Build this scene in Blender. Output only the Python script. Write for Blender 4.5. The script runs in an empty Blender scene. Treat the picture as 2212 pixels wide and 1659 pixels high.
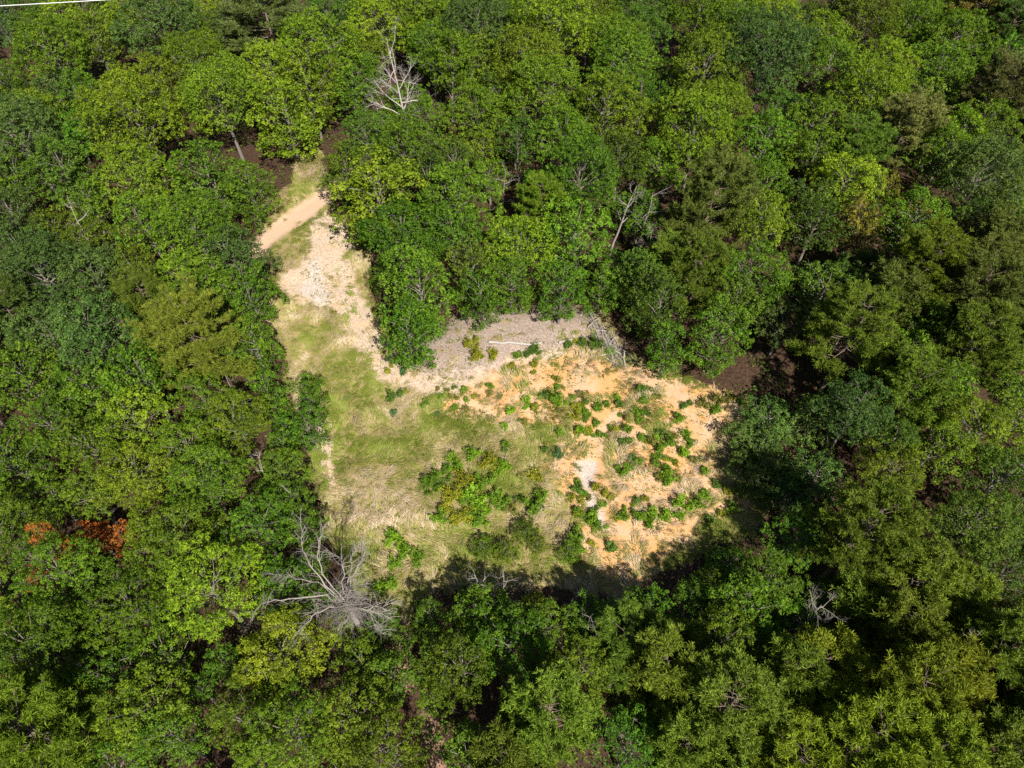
import bpy, math, random, time
T0 = time.time()
import numpy as np
from mathutils import Vector

print('TIME %.1f' % (time.time() - T0))
# ------------------------------------------------------------------ camera, sky, sun, exposure
scene = bpy.context.scene
CAM_H, PITCH, F = 55.0, math.radians(53.0), 710.0
cam_d = bpy.data.cameras.new("camera"); cam = bpy.data.objects.new("camera", cam_d)
scene.collection.objects.link(cam)
cam.location = (0, 0, CAM_H); cam.rotation_euler = (math.pi / 2 - PITCH, 0, 0)
cam_d.sensor_width = 36.0; cam_d.lens = 36.0 * F / 1024.0
cam_d.clip_start = 0.5; cam_d.clip_end = 6000.0
scene.camera = cam

SUN_EL, SUN_AZ = math.radians(47.0), math.radians(156.0)      # azimuth clockwise from +Y (away from the camera)
world = bpy.data.worlds.new("World"); scene.world = world; world.use_nodes = True
wt = world.node_tree; wt.nodes.clear()
wo = wt.nodes.new("ShaderNodeOutputWorld"); wb = wt.nodes.new("ShaderNodeBackground"); ws = wt.nodes.new("ShaderNodeTexSky")
ws.sky_type = 'NISHITA'; ws.sun_disc = False; ws.sun_elevation = SUN_EL; ws.sun_rotation = SUN_AZ
wb.inputs[1].default_value = 0.05
wt.links.new(ws.outputs[0], wb.inputs[0]); wt.links.new(wb.outputs[0], wo.inputs[0])
sun_d = bpy.data.lights.new("sun", 'SUN'); sun = bpy.data.objects.new("sun", sun_d); scene.collection.objects.link(sun)
sun_d.energy = 5.0; sun_d.angle = math.radians(0.53); sun_d.color = (1.0, 0.955, 0.88)
sdir = Vector((math.sin(SUN_AZ) * math.cos(SUN_EL), math.cos(SUN_AZ) * math.cos(SUN_EL), math.sin(SUN_EL)))
sun.rotation_euler = sdir.to_track_quat('Z', 'Y').to_euler()
scene.view_settings.view_transform = 'Standard'; scene.view_settings.look = 'None'
scene.view_settings.exposure = 0.85; scene.view_settings.gamma = 1.0
scene.view_settings.use_curve_mapping = False
cy = scene.cycles
cy.max_bounces = 3; cy.diffuse_bounces = 2; cy.glossy_bounces = 1; cy.transmission_bounces = 2; cy.transparent_max_bounces = 4
cy.use_denoising = False; cy.caustics_reflective = False; cy.caustics_refractive = False
scene.cycles.sample_clamp_indirect = 4.0

rng = np.random.default_rng(7)
random.seed(7)
COL = scene.collection

print('TIME %.1f' % (time.time() - T0))
# ------------------------------------------------------------------ where things stand: picture point + height above ground -> place
cp, sp = math.cos(PITCH), math.sin(PITCH)
def at(u, v, z=0.0):
    dx, k = (u - 512) / F, (384 - v) / F
    d = (dx, cp + k * sp, -sp + k * cp)
    t = (CAM_H - z) / -d[2]
    return np.array((d[0] * t, d[1] * t, z))
def scale_at(u, v, z=0.0):                                    # pixels per metre there
    p = at(u, v, z); depth = p[1] * cp + (CAM_H - p[2]) * sp
    return F / depth
def proj(p):
    x, y, z = p[0], p[1], p[2] - CAM_H
    depth = y * cp - z * sp; up = y * sp + z * cp
    return 512 + F * x / depth, 384 - F * up / depth
TILES = {1: (0, 0), 2: (1024, 0), 3: (2048, 0), 4: (0, 768), 5: (1024, 768), 6: (2048, 768), 7: (0, 1536), 8: (1024, 1536), 9: (2048, 1536)}
def T(i, x, y):
    ox, oy = TILES[i]
    return (x / 2.1602 + ox) / 3.0, (y / 2.1602 + oy) / 3.0
def V(x, y):                                                  # survey sheet 2212 wide
    return x / 2.1602, y / 2.1602
def poly(pts):
    return np.array([at(*V(x, y))[:2] for x, y in pts])

P_CLEAR = poly([(560, 470), (570, 425), (640, 405), (650, 330), (690, 330), (705, 420), (740, 470), (790, 560), (800, 640), (850, 760), (900, 790), (960, 745), (1000, 710),
                (1060, 695), (1250, 690), (1255, 650), (1300, 660), (1345, 760), (1400, 790), (1540, 845), (1620, 890), (1600, 960), (1590, 1050), (1660, 1085),
                (1620, 1140), (1500, 1195), (1440, 1218), (1340, 1295), (1200, 1255), (950, 1268), (890, 1300), (885, 1340), (860, 1340),
                (845, 1300), (770, 1280), (732, 1180), (690, 1060), (660, 930), (622, 850), (618, 760), (590, 690), (595, 600), (585, 530)])
P_TRACK = poly([(380, 700), (470, 600), (540, 530), (585, 482), (650, 438), (690, 415), (760, 360), (800, 330), (812, 350), (770, 395), (712, 440), (660, 478), (600, 514), (560, 560), (500, 640), (410, 730)])
P_SAND = poly([(665, 480), (700, 445), (738, 470), (765, 520), (760, 570), (785, 640), (815, 700), (850, 770), (900, 795), (960, 790), (1020, 765), (1100, 735), (1240, 735), (1250, 765),
               (1130, 790), (1060, 815), (1010, 850), (950, 862), (880, 842), (825, 822), (785, 785), (760, 740), (740, 690), (695, 662), (640, 652), (605, 625), (600, 590), (650, 575), (668, 530)])
P_ORANGE = poly([(930, 870), (1000, 842), (1050, 808), (1100, 785), (1200, 775), (1240, 735), (1300, 755), (1350, 785), (1440, 812), (1535, 838), (1600, 870), (1610, 900), (1560, 930),
                 (1540, 1000), (1570, 1060), (1620, 1080), (1610, 1105), (1540, 1120), (1500, 1185), (1430, 1205), (1340, 1290), (1270, 1200), (1190, 1180), (1260, 1130), (1215, 1050),
                 (1180, 1010), (1200, 960), (1225, 945), (1160, 905), (1080, 905), (1030, 900), (960, 885)])
P_WHITE = poly([(1248, 985), (1288, 995), (1290, 1022), (1276, 1045), (1290, 1075), (1315, 1115), (1316, 1145), (1298, 1140), (1272, 1090), (1258, 1045), (1245, 1010)])
P_PATHS = [poly(q) for q in ([(845, 1330), (880, 1350), (897, 1480), (880, 1500), (850, 1440)], [(905, 1535), (948, 1550), (968, 1660), (935, 1675), (915, 1600)], [(1015, 1590), (1070, 1555), (1090, 1570), (1040, 1605)], [(575, 1340), (610, 1325), (620, 1365), (560, 1385)])]
P_SLIP = poly([(632, 800), (650, 812), (690, 860), (718, 915), (728, 1000), (745, 1060), (735, 1075), (705, 1060), (690, 1010), (672, 930), (640, 870)])
P_GREY = poly([(860, 780), (910, 725), (1000, 680), (1060, 665), (1260, 665), (1340, 740), (1345, 790), (1300, 770), (1250, 745), (1130, 765), (1060, 795), (1000, 812), (930, 815)])
P_WHITE2 = poly([(668, 560), (690, 555), (697, 600), (715, 650), (690, 655), (662, 640), (645, 620), (664, 600)])

def sdf(P, poly):                                             # signed distance, positive inside
    d = np.full(len(P), 1e9); inside = np.zeros(len(P), bool)
    n = len(poly)
    for i in range(n):
        a, b = poly[i], poly[(i + 1) % n]
        e = b - a; w = P - a
        t = np.clip((w @ e) / (e @ e), 0, 1)
        q = w - t[:, None] * e
        d = np.minimum(d, (q ** 2).sum(1))
        c = ((a[1] <= P[:, 1]) & (b[1] > P[:, 1])) | ((b[1] <= P[:, 1]) & (a[1] > P[:, 1]))
        with np.errstate(divide='ignore', invalid='ignore'):
            xi = a[0] + (P[:, 1] - a[1]) / (b[1] - a[1]) * (b[0] - a[0])
        inside ^= c & (P[:, 0] < xi)
    d = np.sqrt(d)
    return np.where(inside, d, -d)

def vnoise(x, y, seed=0):                                     # smooth value noise, 0..1
    def h(i, j):
        n = (i.astype(np.int64) * 374761393 + j.astype(np.int64) * 668265263 + seed * 1442695041) & 0x7fffffff
        n = ((n ^ (n >> 13)) * 1274126177) & 0x7fffffff
        return ((n ^ (n >> 16)) & 0xffff) / 65535.0
    xi, yi = np.floor(x), np.floor(y); xf, yf = x - xi, y - yi
    u, w = xf * xf * (3 - 2 * xf), yf * yf * (3 - 2 * yf)
    return (h(xi, yi) * (1 - u) + h(xi + 1, yi) * u) * (1 - w) + (h(xi, yi + 1) * (1 - u) + h(xi + 1, yi + 1) * u) * w

def ground_z(x, y):
    x = np.atleast_1d(np.asarray(x, float)); y = np.atleast_1d(np.asarray(y, float))
    P = np.stack([x, y], 1)
    z = (vnoise(x / 9, y / 9, 1) - .5) * .5 + (vnoise(x / 2.3, y / 2.3, 2) - .5) * .16 + (vnoise(x / .8, y / .8, 3) - .5) * .06
    z -= np.clip((sdf(P, P_WHITE) + 1.0) / 1.6, 0, 1) * .35             # washed-out gully
    z -= np.clip((sdf(P, P_TRACK) + .5) / 1.0, 0, 1) * .18              # worn track
    z += np.clip(sdf(P, P_GREY) / 2.0, 0, 1) * .5                       # bank under the trees
    fade = np.clip((1500 - np.hypot(x, y)) / 300, 0, 1)
    return z * fade

print('TIME %.1f' % (time.time() - T0))
# ------------------------------------------------------------------ mesh and node helpers
def mesh_from(name, verts, quads=None, tris=None, attrs=None, smooth=False):
    verts = np.asarray(verts, np.float32).reshape(-1, 3)
    me = bpy.data.meshes.new(name)
    nq = 0 if quads is None else len(quads); nt = 0 if tris is None else len(tris)
    loops = []
    if nq: loops.append(np.asarray(quads, np.int32).ravel())
    if nt: loops.append(np.asarray(tris, np.int32).ravel())
    lv = np.concatenate(loops)
    me.vertices.add(len(verts)); me.vertices.foreach_set("co", verts.ravel())
    me.loops.add(len(lv)); me.loops.foreach_set("vertex_index", lv)
    me.polygons.add(nq + nt)
    st = np.concatenate([np.arange(nq) * 4, nq * 4 + np.arange(nt) * 3]).astype(np.int32)
    me.polygons.foreach_set("loop_start", st)
    if smooth:
        me.polygons.foreach_set("use_smooth", np.ones(nq + nt, bool))
    me.update(calc_edges=True)
    for k, a in (attrs or {}).items():
        at_ = me.attributes.new(k, 'FLOAT', 'POINT'); at_.data.foreach_set("value", np.asarray(a, np.float32).ravel())
    return me
def link(name, data, mat=None, parent=None, loc=None):
    o = bpy.data.objects.new(name, data); COL.objects.link(o)
    if mat is not None and not data.materials: data.materials.append(mat)
    if parent is not None: o.parent = parent
    if loc is not None: o.location = loc
    return o
def tag(o, label=None, cat=None, group=None, kind=None):
    if label: o["label"] = label
    if cat: o["category"] = cat
    if group: o["group"] = group
    if kind: o["kind"] = kind
    return o

class NT:
    def __init__(self, name):
        self.m = bpy.data.materials.new(name); self.m.use_nodes = True
        self.t = self.m.node_tree; self.t.nodes.clear()
        self.out = self.n("ShaderNodeOutputMaterial")
    def n(self, typ, **kw):
        x = self.t.nodes.new(typ)
        for k, v in kw.items(): setattr(x, k, v)
        return x
    def put(self, sock, v):
        if hasattr(v, "links"): self.t.links.new(v, sock)
        else: sock.default_value = v
    def attr(self, name): return self.n("ShaderNodeAttribute", attribute_name=name).outputs["Fac"]
    def math(self, op, a, b=0.0, c=0.0, clamp=False):
        x = self.n("ShaderNodeMath", operation=op, use_clamp=clamp)
        self.put(x.inputs[0], a); self.put(x.inputs[1], b); self.put(x.inputs[2], c); return x.outputs[0]
    def mix(self, f, a, b, mode='MIX'):
        x = self.n("ShaderNodeMix", data_type='RGBA', blend_type=mode)
        for s, v in ((x.inputs[0], f), (x.inputs[6], a), (x.inputs[7], b)):
            if isinstance(v, tuple) and len(v) == 3: v = v + (1.0,)
            self.put(s, v)
        return x.outputs[2]
    def noise(self, scale, detail=4.0, rough=.55, vec=None, dist=0.0):
        x = self.n("ShaderNodeTexNoise"); x.inputs["Scale"].default_value = scale; x.inputs["Detail"].default_value = detail
        x.inputs["Roughness"].default_value = rough; x.inputs["Distortion"].default_value = dist
        self.put(x.inputs["Vector"], vec if vec is not None else self.pos()); return x.outputs["Fac"]
    def pos(self):
        if not hasattr(self, "_p"): self._p = self.n("ShaderNodeNewGeometry").outputs["Position"]
        return self._p
    def step(self, v, lo, hi, a=0.0, b=1.0):
        x = self.n("ShaderNodeMapRange", interpolation_type='SMOOTHSTEP')
        self.put(x.inputs[0], v); x.inputs[1].default_value = lo; x.inputs[2].default_value = hi
        x.inputs[3].default_value = a; x.inputs[4].default_value = b; return x.outputs[0]
    def bsdf(self, col, rough=.8, spec=.3, normal=None):
        x = self.n("ShaderNodeBsdfPrincipled"); self.put(x.inputs["Base Color"], col if not isinstance(col, tuple) else col + (1.0,))
        self.put(x.inputs["Roughness"], rough); x.inputs["Specular IOR Level"].default_value = spec
        if normal is not None: self.put(x.inputs["Normal"], normal)
        return x.outputs[0]
    def bump(self, h, strength=.5, dist=.05):
        x = self.n("ShaderNodeBump"); x.inputs["Strength"].default_value = strength; x.inputs["Distance"].default_value = dist
        self.put(x.inputs["Height"], h); return x.outputs[0]
    def done(self, sh):
        self.t.links.new(sh, self.out.inputs[0]); return self.m

def leaf_material(name, spec=.14, rough=.5, trans=.3, yel=.5):
    k = NT(name)
    oc = k.n("ShaderNodeObjectInfo").outputs["Color"]
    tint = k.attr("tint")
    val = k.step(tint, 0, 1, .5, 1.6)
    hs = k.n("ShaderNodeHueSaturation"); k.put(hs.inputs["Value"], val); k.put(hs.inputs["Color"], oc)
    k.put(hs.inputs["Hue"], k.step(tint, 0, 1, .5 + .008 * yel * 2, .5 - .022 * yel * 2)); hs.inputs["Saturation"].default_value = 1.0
    c = hs.outputs[0]
    p = k.bsdf(c, rough, spec)
    tr = k.n("ShaderNodeBsdfTranslucent"); k.put(tr.inputs[0], k.mix(1.0, c, (1.2, 1.25, .4), 'MULTIPLY'))
    mx = k.n("ShaderNodeMixShader"); mx.inputs[0].default_value = trans
    k.t.links.new(p, mx.inputs[1]); k.t.links.new(tr.outputs[0], mx.inputs[2])
    return k.done(mx.outputs[0])
M_LEAF = leaf_material("broad_leaves")
M_NEEDLE = leaf_material("pine_needles", .12, .6, .22, .35)
def bark_material(name, a, b):
    k = NT(name); n = k.noise(3.0, 5); n2 = k.noise(18, 3)
    return k.done(k.bsdf(k.mix(k.math('MULTIPLY_ADD', n2, .5, k.math('MULTIPLY', n, .5)), a, b), .9, .2, k.bump(n2, .5, .03)))
M_BARK = bark_material("grey_bark", (.11, .09, .075), (.24, .21, .18))
M_PBARK = bark_material("pine_bark", (.11, .075, .055), (.22, .17, .135))
M_DEAD = bark_material("weathered_deadwood", (.15, .125, .105), (.36, .32, .285))
M_LOG = bark_material("bleached_log", (.17, .145, .125), (.52, .47, .42))

print('TIME %.1f' % (time.time() - T0))
# ------------------------------------------------------------------ the ground: one sheet, fine in the clearing, out to the horizon
def axis(lo, hi, step, far):
    a = list(np.arange(lo, hi, step)); s = step; x = lo; L = []
    while x > -far: s *= 1.16; x -= s; L.append(x)
    s = step; x = a[-1]; R = []
    while x < far: s *= 1.16; x += s; R.append(x)
    return np.array(L[::-1] + a + R)
gx, gy = axis(-36, 38, .36, 2500), axis(8, 82, .36, 2500)
GX, GY = np.meshgrid(gx, gy)
PX = np.stack([GX.ravel(), GY.ravel()], 1)
gz = ground_z(PX[:, 0], PX[:, 1])
nx, ny = len(gx), len(gy)
ii = (np.arange(ny - 1)[:, None] * nx + np.arange(nx - 1)[None]).ravel()
gq = np.stack([ii, ii + 1, ii + nx + 1, ii + nx], 1)
gattr = {"d_clear": sdf(PX, P_CLEAR), "d_track": sdf(PX, P_TRACK), "d_sand": np.maximum(sdf(PX, P_SAND), sdf(PX, P_SLIP)), "d_path": np.maximum.reduce([sdf(PX, q) for q in P_PATHS]), "d_orange": sdf(PX, P_ORANGE),
         "d_white": np.maximum(sdf(PX, P_WHITE), sdf(PX, P_WHITE2)), "d_grey": sdf(PX, P_GREY)}
gm = mesh_from("ground", np.column_stack([PX, gz]), quads=gq, attrs=gattr, smooth=True)
k = NT("ground_soil")
nb, nm, nf, nff = k.noise(.35, 4), k.noise(1.1, 5), k.noise(4.5, 5, .6), k.noise(16, 3, .7)
def zone(a, w=.5, amp=2.4, src=None):
    e = k.math('MULTIPLY_ADD', k.math('SUBTRACT', src if src is not None else nm, .5), amp, k.attr(a))
    e = k.math('MULTIPLY_ADD', k.math('SUBTRACT', nf, .5), amp * .6, e)
    return k.step(e, -w, w)
litter = k.mix(k.step(nf, .35, .65), (0.029, 0.018, 0.012), (0.076, 0.043, 0.027))
litter = k.mix(k.step(nff, .56, .68), litter, (0.120, 0.069, 0.041))
grass = k.mix(k.step(nm, .4, .62), (.27, .205, .095), (.20, .205, .045))
grass = k.mix(k.step(nf, .54, .68), grass, (.34, .25, .15))
sand = k.mix(k.step(nf, .40, .60), (0.539, 0.417, 0.301), (0.399, 0.299, 0.212))
sand = k.mix(k.step(nff, .55, .64), sand, (0.216, 0.161, 0.113))
sand = k.mix(k.step(nb, .5, .65), sand, k.mix(.5, sand, (0.539, 0.353, 0.197)))
orange = k.mix(k.step(nb, .38, .6), (0.533, 0.298, 0.120), (0.533, 0.354, 0.211))
orange = k.mix(k.step(nm, .52, .68), orange, (0.512, 0.271, 0.103))
orange = k.mix(k.step(nf, .56, .7), orange, (0.431, 0.262, 0.136))
orange = k.mix(k.step(nff, .60, .68), orange, (0.276, 0.170, 0.091))
white = k.mix(k.step(nf, .42, .62), (.53, .455, .40), (.43, .345, .28))
white = k.mix(k.step(nff, .53, .64), white, (.26, .20, .16))
grey = k.mix(k.step(nf, .4, .6), (0.298, 0.228, 0.186), (0.186, 0.140, 0.112))
grey = k.mix(k.step(nff, .52, .62), grey, (0.419, 0.335, 0.279))
grey = k.mix(k.step(nm, .55, .66), grey, (0.279, 0.205, 0.121))
track = k.mix(k.step(nf, .4, .65), (0.484, 0.330, 0.219), (0.437, 0.312, 0.214))
path = k.mix(k.step(nf, .4, .62), (0.307, 0.186, 0.126), (0.223, 0.130, 0.084))
c = k.mix(zone("d_clear"), litter, grass)
c = k.mix(zone("d_sand", .4, 2.6), c, sand)
c = k.mix(zone("d_orange", .35, 4.0), c, orange)
c = k.mix(zone("d_grey", .8, 3.4), c, grey)
c = k.mix(zone("d_white", .3, 1.8), c, white)
c = k.mix(zone("d_path", .3, 1.5), c, path)
c = k.mix(zone("d_track", .55, 1.7), c, track)
hgt = k.math('ADD', k.math('MULTIPLY', nf, .6), k.math('MULTIPLY', nff, .35))
M_GROUND = k.done(k.bsdf(c, .95, .1, k.bump(hgt, .7, .08)))
ground = link("ground", gm, M_GROUND); tag(ground, "sandy ground of the clearing and leaf-littered forest floor", None, None, "structure")

def gz1(x, y): return float(ground_z(x, y)[0])
def clear_d(x, y): return float(sdf(np.array([[x, y]]), P_CLEAR)[0])

print('TIME %.1f' % (time.time() - T0))
# ------------------------------------------------------------------ tubes, leaves, needles
class Tubes:
    def __init__(self): self.v = []; self.q = []; self.n = 0
    def add(self, pts, radii, sides=5):
        pts = np.asarray(pts, float); m = len(pts)
        if np.isscalar(radii): radii = np.full(m, radii)
        d = np.gradient(pts, axis=0); d /= np.linalg.norm(d, axis=1)[:, None] + 1e-9
        ref = np.where(np.abs(d[:, 2:3]) > .9, np.array([[1., 0, 0]]), np.array([[0, 0, 1.]]))
        a = np.cross(d, ref); a /= np.linalg.norm(a, axis=1)[:, None] + 1e-9
        b = np.cross(d, a)
        th = np.arange(sides) / sides * 2 * math.pi
        ring = pts[:, None] + np.asarray(radii)[:, None, None] * (a[:, None] * np.cos(th)[None, :, None] + b[:, None] * np.sin(th)[None, :, None])
        self.v.append(ring.reshape(-1, 3))
        i = np.arange(m - 1)[:, None] * sides; j = np.arange(sides)[None]; j2 = (j + 1) % sides
        self.q.append((np.stack([i + j, i + j2, i + sides + j2, i + sides + j], -1).reshape(-1, 4)) + self.n)
        self.n += m * sides
        if sides == 4:                                            # close the ends
            self.q.append(np.array([[0, 1, 2, 3]]) + self.n - m * sides)
            self.q.append(np.array([[3, 2, 1, 0]]) + self.n - sides)
    def mesh(self, name): return mesh_from(name, np.concatenate(self.v), quads=np.concatenate(self.q), smooth=True)
def unit(v): return v / (np.linalg.norm(v, axis=-1, keepdims=True) + 1e-9)
def leaf_quads(P, N, L, asp, tint, r):
    n = len(P); N = unit(N)
    t = unit(np.cross(N, r.normal(size=(n, 3)))); b = np.cross(N, t)
    L = np.broadcast_to(L, (n,))[:, None]; W = L * asp
    v = np.stack([P - t * L * .5, P + b * W * .5 + N * L * .10, P + t * L * .5, P - b * W * .5 + N * L * .10], 1).reshape(-1, 3)
    q = np.arange(n * 4).reshape(-1, 4)
    return v, q, np.repeat(tint, 4)
def fib(n, zmin, r):
    i = np.arange(n) + .5
    z = 1 - (1 - zmin) * i / n; th = i * 2.39996 + r.uniform(0, 6)
    s = np.sqrt(np.maximum(0, 1 - z * z))
    return unit(np.stack([s * np.cos(th), s * np.sin(th), z], 1) + r.normal(scale=.13, size=(n, 3)))

def make_broadleaf(R, leaf, seed, loose=0.0, peak=1.0, dens=1.0, low=0.0, H=None):
    """crown + trunk mesh for a tree of crown radius R standing at the origin"""
    r = np.random.default_rng(seed)
    H = H or 3.5 + 2.1 * R; zc = H * (.60 - .09 * low); sz = H * (.40 + .09 * low) * peak
    nl = int(10 + R * 5.0); D = fib(int(nl * (1 + .35 * low)), -.45 - .5 * low, r); nl = len(D)
    lob_r = R * r.uniform(.24, .42, nl)
    ax = np.array([R, R, sz])
    prof = r.uniform(.62, .84, nl)[:, None] * (1 - .10 * loose)
    LC = D * ax * prof; LC[:, :2] += r.normal(scale=.07 * R, size=(nl, 2)); LC[:, 2] += zc
    P, N, TI, S = [], [], [], []
    tb = Tubes()
    lean = r.normal(scale=.035 * H, size=2)
    zt = np.linspace(0, 1, 7); tr = np.zeros((7, 3)); tr[:, 2] = zt * H * .82
    tr[:, 0] = lean[0] * zt ** 1.5 + r.normal(scale=.06, size=7) * zt; tr[:, 1] = lean[1] * zt ** 1.5 + r.normal(scale=.06, size=7) * zt
    r0 = .055 + .042 * R
    tr[0, 2] = -.25
    tb.add(tr, r0 * (1 - .85 * zt) + .012, 7)
    for i in range(nl):
        lr = lob_r[i]; out = unit(D[i] * np.array([1, 1, 1.3]))
        f = np.clip((LC[i, 2] / (H * .82)) - .18 - r.uniform(0, .12), .22, .92)
        b0 = np.array([np.interp(f, zt, tr[:, c]) for c in range(3)])
        mid = (b0 + LC[i]) / 2 + np.array([0, 0, .12 * np.linalg.norm(LC[i] - b0)]) + r.normal(scale=.08 * R, size=3)
        tt = np.linspace(0, 1, 5)[:, None]
        limb = (1 - tt) ** 2 * b0 + 2 * tt * (1 - tt) * mid + tt ** 2 * LC[i]
        tb.add(limb, np.linspace(r0 * .34, .014, 5), 4)
        ck = .26 if leaf > .14 else .20
        nc = max(6, int((lr / ck) ** 2 * 1.05 * dens))
        cd = r.normal(size=(nc, 3)) + out * .75 + np.array([0, 0, .35]); cd = unit(cd)
        cc = LC[i] + cd * lr * r.uniform(.55, 1.12, nc)[:, None] * np.array([1, 1, .8])
        cr = ck * r.uniform(.7, 1.35, nc) * (1 + .25 * loose)
        ctint = r.normal(.5, .13, nc) + r.normal(0, .07)
        for j in range(0, nc, 9):                                     # twigs out to the clumps
            e = cc[j] + cd[j] * (.05 if r.random() > .06 else .4)
            m2 = (LC[i] + e) / 2 + r.normal(scale=.08, size=3)
            tb.add([LC[i], m2, e], [.016, .011, .005], 3)
        kk = int((12 + 4 * (1 - loose)) * (ck / leaf / 1.4) ** 1.3 * 1.25)
        dd = unit(r.normal(size=(nc, kk, 3)) + cd[:, None] * .5 + np.array([0, 0, .45]))
        pp = cc[:, None] + dd * cr[:, None, None] * r.uniform(.45, 1.15, (nc, kk, 1)) * np.array([1, 1, .75])
        P.append(pp.reshape(-1, 3))
        N.append((dd * .65 + np.array([0, 0, .55]) + r.normal(scale=.5, size=dd.shape)).reshape(-1, 3))
        TI.append((ctint[:, None] + r.normal(0, .15, (nc, kk))).ravel())
        S.append(leaf * r.uniform(.7, 1.3, nc * kk))
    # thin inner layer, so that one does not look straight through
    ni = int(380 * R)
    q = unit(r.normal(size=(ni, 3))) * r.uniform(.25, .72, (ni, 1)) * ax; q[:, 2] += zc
    P.append(q); N.append(r.normal(size=(ni, 3)) + [0, 0, .6]); TI.append(r.normal(.35, .12, ni)); S.append(np.full(ni, leaf * 1.1))  # inner leaves get a darker tint: crown shade put into their colour
    for _ in range(int(r.integers(0, 3))):                            # bare twig ends standing clear of the leaves
        i = int(r.integers(0, nl)); e = LC[i] + unit(D[i] + r.normal(scale=.5, size=3)) * lob_r[i] * 1.35
        tb.add([LC[i], (LC[i] + e) / 2 + r.normal(scale=.1, size=3), e], [.03, .022, .008], 3)
        for _ in range(3):
            s = LC[i] + (e - LC[i]) * r.uniform(.6, .9); tb.add([s, s + unit(r.normal(size=3) + (e - LC[i])) * .5], [.014, .005], 3)
    P, N, TI, S = map(np.concatenate, (P, N, TI, S))
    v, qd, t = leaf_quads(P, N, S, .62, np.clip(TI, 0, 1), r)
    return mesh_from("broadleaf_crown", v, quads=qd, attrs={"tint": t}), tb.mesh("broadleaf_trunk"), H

def needle_tufts(C, Dn, r, n=18, ln=.26, w=.035):
    m = len(C)
    d = unit(r.normal(size=(m, n, 3)) * .75 + Dn[:, None] * .9)
    L = ln * r.uniform(.7, 1.2, (m, n, 1))
    s = unit(np.cross(d, r.normal(size=(m, n, 3)))) * w * .5
    base = C[:, None] + d * .03
    v = np.stack([base - s, base + s, base + d * L + s * .4, base + d * L - s * .4], 2).reshape(-1, 3)
    t = np.repeat(np.clip(r.normal(.5, .16, (m, 1)) + r.normal(0, .12, (m, n)), 0, 1).ravel(), 4)
    return v, np.arange(m * n * 4).reshape(-1, 4), t
def make_pine(R, seed, fine=1.0, layered=0.0):
    r = np.random.default_rng(seed)
    H = 4.5 + 2.2 * R
    tb = Tubes(); zt = np.linspace(0, 1, 8); tr = np.zeros((8, 3)); tr[:, 2] = zt * H * .97; tr[0, 2] = -.25
    tr[:, 0] += np.cumsum(r.normal(scale=.05, size=8)); tr[:, 1] += np.cumsum(r.normal(scale=.05, size=8)); tr[0, :2] = 0
    r0 = .06 + .04 * R; tb.add(tr, r0 * (1 - .9 * zt) + .015, 7)
    C, Dn = [], []
    nb = int(26 + R * 9)
    for i in range(nb):
        f = .36 + .60 * (i + .5) / nb
        g = (f - .36) / .62
        ln = R * (1.0 - g ** 2.2) ** .6 * r.uniform(.72, 1.1) + .3
        th = i * 2.39996 + r.normal(0, .35)
        b0 = np.array([np.interp(f, zt, tr[:, c]) for c in range(3)])
        up = .12 + .75 * g + r.normal(0, .12) - .1 * layered
        dh = np.array([math.cos(th), math.sin(th), 0])
        n = 6; tt = np.linspace(0, 1, n)[:, None]
        br = b0 + dh * ln * tt + np.array([0, 0, 1]) * (up * ln * tt ** 1.6) + np.cumsum(r.normal(scale=.05 * ln * .4, size=(n, 3)), 0) * tt
        tb.add(br, np.linspace(.026 + .008 * R, .009, n) * (1 - .45 * g), 4)
        ns = int(5 + ln * 3.4)
        for s in range(ns):
            q = r.uniform(.38, 1.0); p0 = np.array([np.interp(q, tt[:, 0], br[:, c]) for c in range(3)])
            sd = unit(dh * r.uniform(.3, 1) + np.array([-dh[1], dh[0], 0]) * r.normal(0, .9) + np.array([0, 0, r.uniform(.0, .75) * (1 - .7 * layered)]))
            sl = r.uniform(.25, .75) * (.6 + .2 * R); p1 = p0 + sd * sl
            tb.add([p0, (p0 + p1) / 2 + r.normal(scale=.03, size=3), p1], [.014, .01, .006], 3)
            nt = int(3.5 + 3.5 * fine * sl)
            for c in range(nt):
                C.append(p0 + (p1 - p0) * ((c + 1.2) / nt) + r.normal(scale=.09, size=3)); Dn.append(unit(sd + np.array([0, 0, .7])))
        C.append(br[-1]); Dn.append(unit(dh + [0, 0, .6]))
    for c in range(10): C.append(tr[-1] + r.normal(scale=.12, size=3)); Dn.append(np.array([0, 0, 1.]))
    v, q, t = needle_tufts(np.array(C), np.array(Dn), r, int(13 * fine), .28, .048)
    return mesh_from("pine_crown", v, quads=q, attrs={"tint": t}), tb.mesh("pine_trunk"), H

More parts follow.
